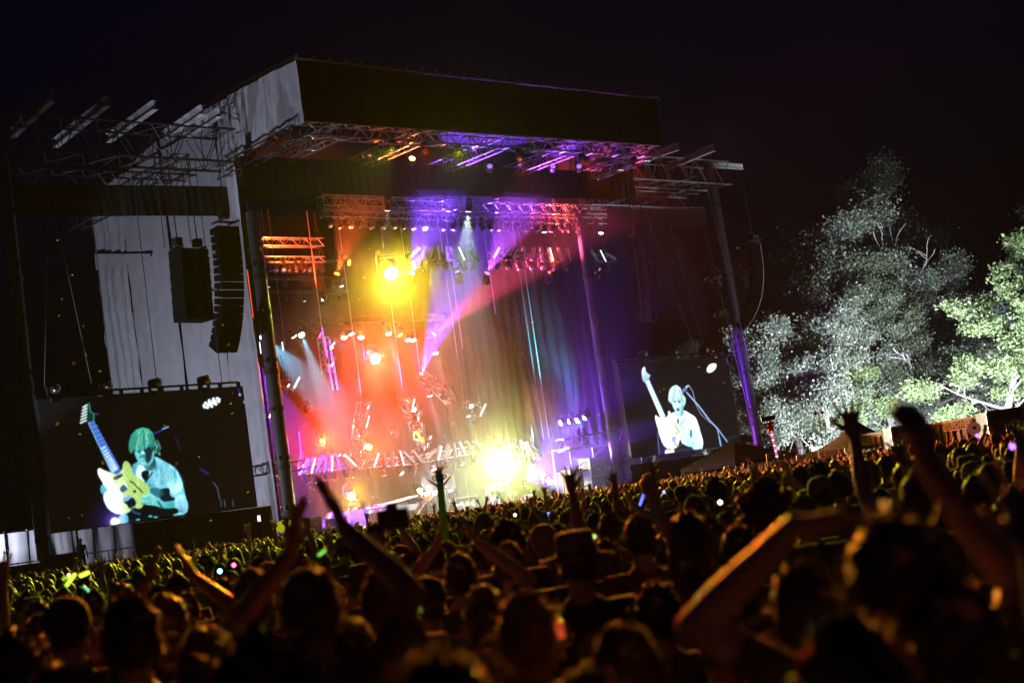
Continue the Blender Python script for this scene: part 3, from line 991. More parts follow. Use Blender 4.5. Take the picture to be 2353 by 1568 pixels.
P.grad(body, (255, 255, 255), (225, 240, 205), (680, 1100), (980, 1080), streak=0.1, seed=13)
P.line([(905, 1000), (930, 1035), (985, 1125)], 10, (60, 90, 70))
P.dot(935, 1130, 13, (70, 95, 80))
P.line([(800, 950), (930, 1120)], 6, (150, 180, 170), a=0.7)
P.poly([(860, 1190), (910, 1150), (935, 1240), (890, 1280), (860, 1240)], (150, 160, 215))
P.line([(760, 1210), (800, 1300)], 6, (120, 130, 120), a=0.8)
P.line([(900, 1280), (960, 1330), (1040, 1270)], 22, (110, 120, 175), a=0.8)
P.poly([(960, 1300), (1040, 1280), (1000, 1340)], (60, 40, 90))
P.grad([(1000, 1200), (1080, 1140), (1140, 1190), (1180, 1260), (1230, 1240), (1220, 1330), (1130, 1340), (1010, 1280)], (235, 255, 255), (150, 200, 210), (1020, 1170), (1200, 1330))
for k in range(3):
    P.line([(1020 + k * 4, 1190 + k * 30), (1110 + k * 8, 1190 + k * 34)], 6, (110, 160, 175), a=0.8)
P.poly([(830, 1375), (890, 1370), (905, 1430), (835, 1450)], (235, 250, 255))
P.line([(650, 1020), (645, 1220), (660, 1460)], 16, (120, 120, 170), a=0.8)
P.dot(790, 1420, 44, (255, 255, 255))
P.dot(1482, 168, 10, (255, 255, 255))
P.poly([(1400, 190), (1440, 120), (1520, 95), (1565, 120), (1540, 190), (1470, 240), (1415, 235)], (245, 255, 255), f=12)
P.poly([(1015, 490), (1100, 430), (1125, 465), (1040, 545)], (95, 105, 165))
P.line([(1095, 440), (1130, 425)], 24, (190, 215, 230))
P.line([(1100, 520), (1300, 730), (1450, 920), (1590, 1060), (1740, 1250)], 24, (110, 150, 195))
P.line([(1105, 530), (1300, 735), (1450, 925)], 6, (200, 225, 245))
P.line([(1140, 430), (1190, 500), (1240, 690), (1330, 850), (1450, 950), (1560, 1020), (1590, 1090)], 10, (170, 185, 225))
P.line([(1590, 1090), (1640, 1340)], 14, (150, 190, 220))
P.line([(1620, 1180), (1655, 1330)], 10, (120, 160, 200))
P.line([(1740, 1210), (1850, 1170), (1965, 1150)], 6, (110, 150, 165), a=0.8)
P.line([(1705, 40), (1745, 130)], 8, (110, 90, 220))
PRT = P

M_LED = led_mat(1.55)
for (sc, zc, pic, side) in ((-8.0, 6.42, PL, 'left'), (30.45, 6.4, PRT, 'right')):
    lab = ('video screen by the pale wall, guitarist with head bowed in cyan light' if side == 'left'
           else 'video screen by the trees, guitarist singing at a microphone, washed in purple')
    o = empty('video_screen', W(sc, -1.2, zc), label=lab, cat='video screen')
    MB().box((0, 0.32, 0), (10.9, 0.5, 6.2)).build('cabinet', M_BLACKST, o)
    pic.build('display', M_LED, o, 10.85, 6.15, y=0.05)
    b = MB()
    b.tube([(-5.4, 0.4, 3.35), (5.4, 0.4, 3.35)], 0.06, 6)
    for k in range(11):
        b.box((-5.4 + k * 1.08, 0.4, 3.22), (0.12, 0.2, 0.26))
    b.build('flying_bar', M_STEEL, o)
    b = MB()
    for k in (-4, 0, 4):
        b.tube([(k, 0.6, -3.1), (k, 0.6, -zc)], 0.06, 6)
        b.tube([(k, 0.6, -3.1), (k + 0.9, 2.2, -zc)], 0.05, 5)
    b.build('support_legs', M_STEEL, o)

# ------------------------------------------------------------------ loudspeakers
def line_array(s, d, ztop, n, w, h, dep, curve, yaw, label, face=True, group='hanging line arrays'):
    """J-shaped string of cabinets hung from ztop; curve = last cabinet's tilt in degrees"""
    o = empty('line_array', W(s, d, ztop), AL + rad(yaw), label, 'speakers', group)
    fr = MB()
    fr.box((0, 0.2, 0.25), (w * 0.9, 0.12, 0.1)).box((w * 0.4, 0.2, 0.25), (0.08, dep * 1.3, 0.1)).box((-w * 0.4, 0.2, 0.25), (0.08, dep * 1.3, 0.1))
    fr.box((0.1, 0.3, 0.75), (0.35, 0.3, 0.6)).box((-0.2, 0.1, 0.55), (0.3, 0.4, 0.25))
    fr.tube([(0.1, 0.3, 0.9), (0.1, 0.3, 21.6 - ztop)], 0.03, 5)
    fr.build('rigging_frame', M_STEEL, o)
    y, z, a = 0.0, 0.0, 0.0
    mb = MB()
    mb.prism([(-dep * 0.05, 0), (-dep * 0.05, -h * 0.94), (dep, -h * 0.82), (dep, -h * 0.12)], -w / 2, w / 2, axis='x')
    cab = mb.mesh('speaker_cabinet', M_SPK)
    g = MB()
    g.box((0, -dep * 0.05 - 0.02, -h * 0.47), (w * 0.34, 0.03, h * 0.72))
    for sg in (-1, 1):
        g.box((sg * w * 0.49, -dep * 0.05 - 0.03, -h * 0.47), (0.03, 0.06, h * 0.86))
    for zz in (0.06, 0.88):
        g.box((0, -dep * 0.05 - 0.03, -h * zz), (w * 0.98, 0.05, 0.02))
    gr = g.mesh('grille_trim', M_CASE)
    for k in range(n):
        t = k / max(1, n - 1)
        a = rad(curve) * t ** 1.6
        c = child('speaker_cabinet', cab, o, (0, y, z), (a, 0, 0))
        if face:
            child('grille_trim', gr, c)
        y += math.sin(a) * h
        z -= math.cos(a) * h
    return o


line_array(-2.3, -1.2, 17.9, 16, 1.3, 0.42, 0.75, 34, 4, 'curved black line array beside the pale wall, left of the stage', face=False)
line_array(28.6, -1.4, 17.6, 16, 1.35, 0.35, 0.6, 12, -6, 'straight line array of trimmed cabinets, right of the side curtain')
line_array(40.9, -1.4, 17.3, 17, 1.2, 0.4, 0.7, 52, 50, 'curved line array hanging right of the steel pole by the trees')


def sub_hang(s, d, ztop, n, w, h, dep, yaw, label):
    o = empty('subwoofer_hang', W(s, d, ztop), AL + rad(yaw), label, 'speakers', 'hanging subwoofer stacks')
    mb = MB()
    mb.box((0, 0, -h / 2), (w, dep, h * 0.98))
    cab = mb.mesh('subwoofer', M_SPK)
    g = MB()
    g.prism([(-w * 0.14, -0.02), (w * 0.14, -0.02), (w * 0.06, -h * 0.5), (w * 0.14, -h * 0.97), (-w * 0.14, -h * 0.97), (-w * 0.06, -h * 0.5)], -dep / 2 - 0.015, -dep / 2 + 0.1, axis='y')
    port = g.mesh('port', M_PLAST)
    for k in range(n):
        c = child('subwoofer', cab, o, (0, 0.04 * k, -k * h))
        child('port', port, c)
    fr = MB()
    for sg in (-1, 1):
        fr.box((sg * w * 0.42, 0, 0.1), (0.1, dep, 0.1))
        fr.box((sg * w * 0.36, 0, 0.4), (0.4, 0.35, 0.4))
        fr.tube([(sg * w * 0.36, 0, 0.5), (sg * w * 0.36, 0, 21.6 - ztop)], 0.03, 5)
        fr.tube([(sg * w * 0.36 + 0.15, 0, 0.5), (sg * w * 0.36 + 0.35, 0, 0.1), (sg * w * 0.36 + 0.28, 0, -0.15)], 0.03, 5)
    fr.build('rigging_frame', M_BLACKST, o)


sub_hang(-5.0, -1.6, 16.5, 6, 1.75, 0.6, 1.0, 10, 'black subwoofer stack hanging in front of the pale wall')
sub_hang(30.0, -0.2, 16.9, 7, 1.15, 0.56, 1.0, -10, 'subwoofer stack hanging behind the straight line array on the right')
cable((-4.1, -1.5, 14.9), (-2.9, -1.2, 15.4), 0.05, 'loose cable between subwoofers and curved array', sag=0.7)

# ------------------------------------------------------------------ people
def capsule(mb, pts, rads, n=10, flat=None):
    """closed tapered limb with rounded ends; flat=(axis vector, factor) squashes it"""
    pts = [Vector(p) for p in pts]
    d0 = (pts[0] - pts[1]).normalized()
    d1 = (pts[-1] - pts[-2]).normalized()
    P, Rr = [], []
    for k in (0.98, 0.8, 0.45):
        P.append(pts[0] + d0 * rads[0] * k)
        Rr.append(rads[0] * math.sqrt(1 - k * k))
    P += pts
    Rr += list(rads)
    for k in (0.45, 0.8, 0.98):
        P.append(pts[-1] + d1 * rads[-1] * k)
        Rr.append(rads[-1] * math.sqrt(1 - k * k))
    k0 = len(mb.v)
    mb.tube(P, Rr, n)
    if flat:
        ax, fac = Vector(flat[0]).normalized(), flat[1]
        # squash about the polyline's own line
        a, b = pts[0], pts[-1]
        L = (b - a).normalized()
        for i in range(k0, len(mb.v)):
            v = Vector(mb.v[i])
            c = a + L * (v - a).dot(L)
            o = v - c
            mb.v[i] = tuple(c + o - ax * (o.dot(ax) * (1 - fac)))


def loft(mb, rings, n=16):
    """closed stack of ellipses (x, y, z, rx, ry)"""
    vs, fs = [], []
    for cx, cyy, z, rx, ry in rings:
        for k in range(n):
            a = 2 * math.pi * k / n
            vs.append((cx + rx * math.cos(a), cyy + ry * math.sin(a), z))
    m = len(rings)
    for i in range(m - 1):
        for k in range(n):
            k2 = (k + 1) % n
            fs.append((i * n + k, i * n + k2, (i + 1) * n + k2, (i + 1) * n + k))
    fs.append(tuple(reversed(range(n))))
    fs.append(tuple(range((m - 1) * n, m * n)))
    mb.add(vs, fs)


def hand(mb, wrist, dirv, palm_n, mode, side, segs):
    """palm, four fingers and a thumb; palm_n is the way the palm faces"""
    w, d, pn = Vector(wrist), Vector(dirv).normalized(), Vector(palm_n)
    pn = (pn - d * pn.dot(d)).normalized()
    x = d.cross(pn).normalized()          # across the palm
    if side < 0:
        x = -x
    k = w + d * 0.095
    for t in (-0.027, 0.0, 0.027):
        capsule(mb, [w + x * t * 0.5, k + x * t], [0.018, 0.016], 8)
    lens = (0.078, 0.088, 0.082, 0.064)
    curl = {'open': 0.12, 'relaxed': 0.55, 'fist': 1.5, 'grip': 1.15, 'clap': 0.06}[mode]
    for i, L in enumerate(lens):
        off = (-0.035, -0.0117, 0.0117, 0.035)[i]
        spread = (off / 0.033) * (0.42 if mode == 'open' else 0.03)
        b = k + x * off
        d1 = (d + x * spread).normalized()
        d1 = (d1 * math.cos(curl * 0.6) + pn * math.sin(curl * 0.6)).normalized()
        m1 = b + d1 * L * 0.55
        d2 = (d1 * math.cos(curl) + pn * math.sin(curl)).normalized()
        capsule(mb, [b, m1, m1 + d2 * L * 0.45], [0.0105, 0.0098, 0.0085], 8)
    tb = w + d * 0.025 - x * 0.026
    td = (d * 0.75 - x * (0.75 if mode in ('open', 'clap') else 0.2) + pn * 0.35).normalized()
    m1 = tb + td * 0.045
    capsule(mb, [tb, m1, m1 + (td + d * 0.5).normalized() * 0.032], [0.0155, 0.0135, 0.0115], 8)
    segs.append((0, w, k + d * 0.08))


def make_body(name, pose, female=False, stance=0.0, legs='stand'):
    mb = MB()
    segs = []
    wd = 0.93 if female else 1.0
    sh = 0.185 * wd
    # torso
    loft(mb, [(0, 0, 0.80, 0.05, 0.05), (0, -0.005, 0.84, 0.12, 0.09), (0, -0.01, 0.93, 0.168, 0.118), (0, 0, 1.08, 0.138 * wd, 0.102),
              (0, 0.008, 1.26, 0.168 * wd, 0.118), (0, 0.0, 1.36, 0.178 * wd, 0.108), (0, -0.008, 1.42, 0.155 * wd, 0.085), (0, -0.01, 1.465, 0.095, 0.066), (0, -0.008, 1.495, 0.058, 0.056), (0, -0.005, 1.51, 0.03, 0.03)])
    segs += [(1, Vector((0, 0, 0.98)), Vector((0, 0, 1.40))), (1, Vector((-sh * .8, 0, 1.41)), Vector((sh * .8, 0, 1.41)))]
    capsule(mb, [(0, -0.008, 1.44), (0, 0.008, 1.58)], [0.058, 0.055])
    segs += [(0, Vector((0, 0, 1.51)), Vector((0, 0.0, 1.74)))]
    # head
    loft(mb, [(0, 0.075, 1.522, 0.012, 0.012), (0, 0.062, 1.528, 0.034, 0.03), (0, 0.035, 1.548, 0.055, 0.062), (0, 0.012, 1.58, 0.064, 0.086), (0, 0.002, 1.615, 0.07, 0.096),
              (0, -0.004, 1.655, 0.075, 0.1), (0, -0.008, 1.69, 0.073, 0.094), (0, -0.01, 1.72, 0.06, 0.076), (0, -0.01, 1.741, 0.036, 0.046), (0, -0.01, 1.748, 0.01, 0.012)], 20)
    capsule(mb, [(0, 0.094, 1.645), (0, 0.112, 1.612)], [0.009, 0.013], 8)       # nose
    capsule(mb, [(-0.018, 0.09, 1.578), (0.018, 0.09, 1.578)], [0.007, 0.007], 8)  # lips
    for sg in (-1, 1):
        capsule(mb, [(sg * 0.014, 0.092, 1.662), (sg * 0.045, 0.082, 1.664)], [0.008, 0.008], 8)   # brow
        capsule(mb, [(sg * 0.073, -0.008, 1.605), (sg * 0.079, -0.016, 1.65)], [0.013, 0.016], 8, flat=((1, 0, 0), 0.5))  # ear
    # legs
    for sg in (-1, 1):
        hip = Vector((sg * 0.09, 0, 0.90))
        if legs == 'sit':
            knee, ank = Vector((sg * 0.16, 0.42, 0.86)), Vector((sg * 0.17, 0.45, 0.45))
        else:
            knee, ank = Vector((sg * (0.1 + stance), 0.02, 0.49)), Vector((sg * (0.11 + stance * 1.8), -0.015, 0.085))
        capsule(mb, [hip, hip.lerp(knee, 0.5), knee], [0.088, 0.078, 0.058])
        capsule(mb, [knee, knee.lerp(ank, 0.35), ank], [0.057, 0.058, 0.038])
        toe = ank + Vector((sg * 0.02, 0.16, -0.048))
        capsule(mb, [ank + Vector((0, -0.03, -0.045)), toe], [0.04, 0.034])
        segs += [(2, hip, knee), (2, knee, ank), (2, ank, toe)]
    # arms
    for sg in (-1, 1):
        S_ = Vector((sg * sh, -0.005, 1.425))
        E_, Wr, hd, pn, mode = pose[0 if sg < 0 else 1]
        E_, Wr = Vector((sg * E_[0], E_[1], E_[2])), Vector((sg * Wr[0], Wr[1], Wr[2]))
        hd, pn = Vector((sg * hd[0], hd[1], hd[2])), Vector((sg * pn[0], pn[1], pn[2]))
        ar = 0.9 if female else 1.0
        capsule(mb, [Vector((sg * sh * 0.72, -0.005, 1.405)), S_, S_.lerp(E_, 0.45), E_], [0.066, 0.062 * ar, 0.052 * ar, 0.041 * ar])
        capsule(mb, [E_, E_.lerp(Wr, 0.3), Wr], [0.041 * ar, 0.043 * ar, 0.027 * ar])
        hand(mb, Wr, hd, pn, mode, sg, segs)
        segs += [(1, S_, S_.lerp(E_, 0.55)), (0, S_.lerp(E_, 0.8), E_), (0, E_, Wr)]
    me = mb.mesh(name, [M_SKIN[0], M_SHIRT[0], M_TROU])
    tmp = bpy.data.objects.new('tmp', me)
    COL.objects.link(tmp)
    m = tmp.modifiers.new('r', 'REMESH')
    m.mode = 'VOXEL'
    m.voxel_size = 0.0068
    m = tmp.modifiers.new('s', 'SMOOTH')
    m.factor = 0.5
    m.iterations = 2
    m = tmp.modifiers.new('d', 'DECIMATE')
    m.ratio = 0.11
    out = bpy.data.meshes.new_from_object(tmp.evaluated_get(bpy.context.evaluated_depsgraph_get()))
    out.name = name
    bpy.data.objects.remove(tmp)
    bpy.data.meshes.remove(me)
    # materials by nearest bone
    nv = len(out.vertices)
    co = np.empty(nv * 3)
    out.vertices.foreach_get('co', co)
    co = co.reshape(-1, 3)
    cen = np.array([co[list(p.vertices)].mean(0) for p in out.polygons])
    best = np.full(len(cen), 1e9)
    lab = np.zeros(len(cen), int)
    for l, a, b in segs:
        a, b = np.array(a), np.array(b)
        e = b - a
        t = np.clip(((cen - a) @ e) / (e @ e), 0, 1)
        dd = ((cen - a - t[:, None] * e) ** 2).sum(1)
        k = dd < best
        best[k] = dd[k]
        lab[k] = l
    out.materials.clear()
    for mm in (M_SKIN[0], M_SHIRT[0], M_TROU):
        out.materials.append(mm)
    out.polygons.foreach_set('material_index', lab)
    out.polygons.foreach_set('use_smooth', [True] * len(out.polygons))
    return out


UP = (0, 0, 1)
down = ((0.25, 0.0, 1.14), (0.25, 0.1, 0.9), (0, 0.15, -1), (-1, 0, 0), 'relaxed')
fwd_ = ((0.27, 0.03, 1.14), (0.18, 0.27, 1.22), (-0.5, 0.8, 0.2), (-0.4, 0.3, -0.8), 'relaxed')
clap = ((0.37, 0.1, 1.56), (0.115, 0.12, 1.80), (-0.45, 0.05, 1), (-1, 0, -0.3), 'clap')
clapw = ((0.42, 0.1, 1.52), (0.2, 0.12, 1.79), (-0.35, 0.05, 1), (-1, 0, -0.3), 'open')
vee = ((0.36, 0.06, 1.64), (0.44, 0.1, 1.90), (0.12, 0.1, 1), (0, 1, 0), 'open')
upst = ((0.25, 0.06, 1.70), (0.24, 0.1, 1.97), (0, 0.05, 1), (0, 1, 0), 'open')
fist = ((0.26, 0.1, 1.69), (0.22, 0.14, 1.95), (0, 0.05, 1), (0, 1, 0), 'fist')
phon = ((0.29, 0.2, 1.46), (0.16, 0.36, 1.68), (-0.15, 0.15, 1), (-0.5, -0.6, 0), 'grip')
onhead = ((0.42, 0.04, 1.6), (0.19, 0.0, 1.78), (-1, 0, 0.08), (0, 0.0, -1), 'relaxed')
headR = ((0.28, 0.1, 1.58), (0.15, 0.14, 1.84), (-0.1, 0.05, 1), (-0.5, 0.8, 0), 'relaxed')
reachL = ((0.31, 0.12, 1.58), (0.10, 0.2, 1.80), (-0.3, 0.05, 1), (-1, 0, -0.3), 'open')
reachR = ((0.28, 0.1, 1.64), (0.08, 0.2, 1.86), (-0.35, 0.05, 1), (-1, 0, -0.3), 'open')
point = ((0.28, 0.12, 1.66), (0.36, 0.22, 1.9), (0.3, 0.3, 1), (-0.6, 0.6, 0), 'relaxed')
gtrL = ((0.32, -0.02, 1.2), (0.36, 0.24, 1.22), (0.1, 0.6, 0.3), (0, -0.4, 0.6), 'grip')
gtrR = ((0.33, -0.08, 1.2), (0.1, 0.2, 1.07), (-0.8, 0.3, -0.2), (0, -1, 0), 'relaxed')
keyA = ((0.27, 0.1, 1.16), (0.2, 0.34, 1.1), (0, 1, 0), (0, 0, -1), 'relaxed')
POSES = {
    'stand': make_body('person_body', (down, down)),
    'stand_w': make_body('person_body', (down, fwd_), True),
    'front': make_body('person_body', (fwd_, fwd_)),
    'clap': make_body('person_body', (clap, clap)),
    'clap_w': make_body('person_body', (clapw, clapw), True),
    'vee': make_body('person_body', (vee, vee)),
    'up_r': make_body('person_body', (down, upst)),
    'up_l': make_body('person_body', (upst, down), True),
    'fist_r': make_body('person_body', (down, fist)),
    'phone': make_body('person_body', (fwd_, phon)),
    'head': make_body('person_body', (onhead, onhead)),
    'head_up': make_body('person_body', (onhead, headR)),
    'reach': make_body('person_body', (reachL, reachR)),
    'point_l': make_body('person_body', (point, down), True),
    'up_both': make_body('person_body', (upst, upst)),
    'guitar': make_body('person_body', (gtrL, gtrR), stance=0.03),
    'keys': make_body('person_body', (keyA, keyA)),
    'drum': make_body('person_body', (keyA, ((0.3, 0.1, 1.3), (0.22, 0.3, 1.45), (0, 0.6, 0.7), (-0.4, 0.6, 0), 'grip')), legs='sit'),
}


def hair_shell(mb, r, seed, rag=0.006, n=22, m=14, low=-0.62):
    rg = np.random.default_rng(seed)
    ph = np.linspace(0, 2 * math.pi, n, endpoint=False)
    th = np.linspace(0.02, 2.35, m)
    V = []
    for t in th:
        for p in ph:
            d = np.array([math.sin(t) * math.cos(p), math.sin(t) * math.sin(p), math.cos(t)])
            lim = low + 1.15 * max(0, d[1] + 0.25)
            if d[2] < lim:
                # pull the ring back up to the hairline
                zz = lim
                hh = math.sqrt(max(0, 1 - zz * zz))
                d = np.array([hh * math.cos(p), hh * math.sin(p), zz])
            k = 1 + rag / 0.1 * rg.normal()
            V.append((d[0] * r[0] * k, -0.008 + d[1] * r[1] * k, 1.632 + d[2] * r[2] * k))
    F = []
    for i in range(m - 1):
        for k in range(n):
            k2 = (k + 1) % n
            F.append((i * n + k, (i + 1) * n + k, (i + 1) * n + k2, i * n + k2))
    F.append(tuple(range(n)))
    mb.add(V, F)
    return V


def strands(mb, V, seed, count, length, outw, width=0.0035):
    rg = np.random.default_rng(seed)
    c = np.array([0, -0.008, 1.632])
    for _ in range(count):
        p = np.array(V[rg.integers(len(V))]) + rg.normal(0, 0.01, 3)
        nrm = (p - c) / np.linalg.norm(p - c)
        p = c + nrm * np.linalg.norm(np.array(V[rg.integers(len(V))]) - c) * 0.97
        d = nrm * outw + rg.normal(0, 0.35, 3) + np.array([0, 0, -0.5 * (1 - outw)])
        d /= np.linalg.norm(d)
        sd = np.cross(d, rg.normal(0, 1, 3))
        sd /= np.linalg.norm(sd) + 1e-9
        L = length * rg.uniform(0.5, 1.3)
        mb.add([p + sd * width, p - sd * width, p + d * L], [(0, 1, 2)])


def make_hair(kind, seed):
    mb = MB()
    if kind == 'short':
        V = hair_shell(mb, (0.086, 0.108, 0.126), seed)
        strands(mb, V, seed, 420, 0.024, 0.75)
    elif kind == 'messy':
        V = hair_shell(mb, (0.095, 0.115, 0.136), seed, 0.01)
        strands(mb, V, seed, 520, 0.05, 0.6)
    elif kind == 'curly':
        V = hair_shell(mb, (0.122, 0.138, 0.155), seed, 0.022, 26, 16)
        strands(mb, V, seed, 900, 0.045, 0.5, 0.006)
    elif kind == 'bun':
        V = hair_shell(mb, (0.086, 0.108, 0.125), seed)
        strands(mb, V, seed, 260, 0.02, 0.7)
        mb.lathe([(0.01, -0.042), (0.034, -0.026), (0.043, 0), (0.034, 0.026), (0.01, 0.042)], (0, -0.085, 1.725), 10)
    elif kind == 'long':
        V = hair_shell(mb, (0.094, 0.115, 0.13), seed)
        strands(mb, V, seed, 300, 0.04, 0.35)
        rg = np.random.default_rng(seed)
        n = 18
        rows = []
        zs = np.linspace(1.67, 1.24, 10)
        for j, z in enumerate(zs):
            t = j / 9
            row = []
            for k in range(n):
                a = rad(-205 + 230 * k / (n - 1))
                a = rad(165) + (rad(375) - rad(165)) * k / (n - 1)
                rx, ry = 0.095 + 0.05 * t, 0.115 - 0.01 * t
                kk = 1 + 0.06 * rg.normal()
                row.append((rx * math.cos(a) * kk, -0.01 + ry * math.sin(a) * kk - 0.03 * t, z + 0.02 * rg.normal() * t))
            rows.append(row)
        vs = [p for r_ in rows for p in r_]
        fs = [(j * n + k, j * n + k + 1, (j + 1) * n + k + 1, (j + 1) * n + k) for j in range(9) for k in range(n - 1)]
        k0 = len(vs)
        vs += [(x * 0.88, y * 0.88, z) for x, y, z in vs]
        fs += [tuple(k0 + i for i in reversed(f)) for f in fs]
        mb.add(vs, fs)
        for _ in range(220):
            p = np.array(vs[rg.integers(k0)])
            L = rg.uniform(0.05, 0.13)
            o_ = np.array([rg.normal(0, 0.02), rg.normal(0, 0.02) - 0.004, -L])
            mb.add([p + (0.004, 0, 0), p - (0.004, 0, 0), p + o_], [(0, 1, 2)])
    elif kind == 'cap':
        hair_shell(mb, (0.082, 0.104, 0.116), seed)
        mb.lathe([(0.094, 0.0), (0.097, 0.035), (0.088, 0.08), (0.058, 0.115), (0.012, 0.128)], (0, -0.008, 1.645), 18, mi=1)
        pr = [(0.075 * math.cos(a), 0.06 + 0.115 * math.sin(a)) for a in np.linspace(0, math.pi, 9)]
        k0 = len(mb.v)
        mb.prism(pr, 1.647, 1.655, 'z', 1)
    elif kind == 'brimhat':
        hair_shell(mb, (0.082, 0.104, 0.116), seed)
        mb.lathe([(0.09, 0.0), (0.165, -0.012), (0.167, -0.004), (0.094, 0.012), (0.09, 0.05), (0.083, 0.1), (0.06, 0.112), (0.01, 0.114)], (0, -0.008, 1.66), 20, mi=1)
    me = mb.mesh('hair', [M_HAIR[0], M_CAPS[0]], True)
    return me


HAIRS = {k: [make_hair(k, 100 + i * 7 + len(k)) for i in range(n)] for k, n in
         (('short', 4), ('messy', 3), ('curly', 2), ('bun', 2), ('long', 3), ('cap', 2), ('brimhat', 1))}
STAGE_C = W(13, 3, 0)


def person(pose, hair, p, scale=1.0, rz=None, label=None, group='people in the audience', skin=None, shirt=None, hm=None, jitter=10, width=1.0):
    b = bpy.data.objects.new('person', POSES[pose])
    COL.objects.link(b)
    p = Vector(p)
    b.location = (p.x, p.y, 0 if len(p) < 3 else p.z)
    if rz is None:
        t = STAGE_C - p
        rz = math.atan2(-t.x, t.y) + rad(random.uniform(-jitter, jitter))
    b.rotation_euler = (0, 0, rz)
    b.scale = (scale * width, scale * width, scale)
    for i, m in enumerate((skin or random.choice(M_SKIN), shirt or random.choice(M_SHIRT), M_TROU)):
        b.material_slots[i].link = 'OBJECT'
        b.material_slots[i].material = m
    tag(b, label, 'person', group)
    if hair:
        h = bpy.data.objects.new('hair' if hair not in ('cap', 'brimhat') else hair.replace('brimhat', 'brimmed_hat'), random.choice(HAIRS[hair]))
        COL.objects.link(h)
        h.parent = b
        hs = hm or random.choices(M_HAIR, (6, 3, 1))[0]
        h.material_slots[0].link = 'OBJECT'
        h.material_slots[0].material = hs
        h.material_slots[1].link = 'OBJECT'
        h.material_slots[1].material = random.choice(M_CAPS)
    return b


def hand_at(b, pose_tip):
    """world point of a point given in the person's own frame"""
    bpy.context.view_layer.update()
    return b.matrix_world @ Vector(pose_tip)


FACE_STAGE = math.atan2(-STAGE_C.x, STAGE_C.y)

# ------------------------------------------------------------------ near audience: one by one
# (x, y of the head top on the photo, distance, pose, hair, label)
NEAR = [
    (2030, 1172, 3.1, 'head_up', 'messy', 'big dark figure with one hand on the head and the other raised high, blurred', {}),
    (1835, 1290, 3.9, 'stand', 'messy', 'dark head in front of the big figure\'s elbow, lower centre right', {}),
    (1572, 1180, 6.8, 'stand_w', 'long', 'long-haired woman standing tall below the purple screen\'s left edge', {}),
    (1463, 1186, 8.0, 'stand', 'short', 'short-haired dark head directly left of the long-haired woman', {}),
    (1693, 1206, 6.6, 'point_l', 'short', 'dark head right of the long-haired woman, one arm lifted', {}),
    (1752, 1115, 7.6, 'stand', 'curly', 'curly-haired head below the steel pole by the trees', {}),
    (1840, 1140, 8.6, 'stand', 'short', 'short-haired head right of the curly-haired one', {}),
    (1880, 1098, 10.5, 'front', 'cap', 'head in a cap behind the dark heads, left of the big raised hand', {}),
    (2105, 1072, 7.0, 'up_l', 'messy', 'dark head half hidden behind the big raised hand', {}),
    (1052, 1272, 7.6, 'clap', 'short', 'person with hands joined overhead, just right of the green inflatable', {}),
    (1318, 1226, 6.4, 'front', 'brimhat', 'tall head in a hat, glowing rim on its left, centre right', {}),
    (1198, 1362, 4.2, 'stand', 'short', 'large round dark head in front of the guitarist, bottom centre', {}),
    (1002, 1482, 2.3, 'stand', 'messy', 'very large blurred head at the bottom edge, near the middle', {}),
    (1340, 1540, 3.2, 'stand', 'short', 'blurred head top at the bottom edge, right of the largest one', {}),
    (1105, 1345, 5.3, 'stand_w', 'bun', 'head with a bun between the clapping pair of arms and the large round head', {}),
    (1245, 1208, 10.0, 'up_r', 'cap', 'head in a cap with one arm lifted, before the guitarist', {}),
    (1397, 1178, 11.0, 'clap_w', 'short', 'person making an arch of both arms, left of the short-haired dark head', {}),
    (857, 1204, 10.5, 'phone', 'short', 'orange-rimmed head holding up a camera, below the keyboards', {}),
    (705, 1305, 4.5, 'reach', 'short', 'person with both arms reaching together overhead, thick blurred forearms, below the keyboards', {}),
    (575, 1308, 6.5, 'stand', 'short', 'head left of the person with reaching arms, pale rim down the cheek', {}),
    (290, 1362, 4.9, 'stand', 'messy', 'large fuzzy dark head at lower left', {}),
    (150, 1378, 6.2, 'stand', 'cap', 'dark head in a cap left of the large fuzzy head', {}),
    (380, 1364, 6.4, 'clap', 'bun', 'person with hands joined overhead below the cyan screen, hair in a bun', {}),
    (425, 1360, 9.5, 'stand', 'short', 'head beside the bun-haired clapping person', {}),
    (88, 1412, 8.0, 'up_l', 'short', 'head at the far lower left with one arm raised', {}),
    (590, 1468, 3.9, 'stand', 'curly', 'curly blurred head at the bottom left of centre', {}),
    (405, 1318, 11.5, 'stand', 'long', 'long-haired head below the cyan screen\'s lower right', {}),
    (130, 1530, 4.4, 'stand_w', 'long', 'long-haired head at the bottom left corner', {}),
    (1640, 1395, 4.6, 'stand', 'cap', 'dark capped head and broad shoulder at lower right of centre', {}),
    (1500, 1330, 5.6, 'stand_w', 'messy', 'dark head below the short-haired one, right of centre', {}),
    (2310, 1130, 7.5, 'stand', 'messy', 'orange-rimmed head at the right edge behind the blurred forearm', {}),
    (2235, 1090, 9.5, 'vee', 'short', 'person with both arms up below the container at the right', {}),
    (880, 1300, 6.0, 'stand_w', 'long', 'long dark hair right of the red reaching arms', {}),
    (800, 1420, 4.6, 'stand', 'short', 'dark blurred head low between the two bottom blurred heads', {}),
    (470, 1440, 4.4, 'stand_w', 'bun', 'dark blurred head with a bun, between fuzzy head and curly head', {}),
    (2180, 1330, 3.0, 'stand', 'short', 'black head at lower right behind the huge blurred arm', {}),
    (20, 1470, 5.0, 'stand', 'curly', 'curly head cut by the left edge, greenish light', {}),
    (1930, 1420, 2.7, 'stand', 'long', 'black long-haired back at the lower right', {}),
    (975, 1330, 6.8, 'stand', 'cap', 'capped head left of the person with joined hands', {}),
    (1420, 1440, 3.6, 'stand_w', 'long', 'dark long-haired back at the bottom right of centre', {}),
]
NEARPTS = []
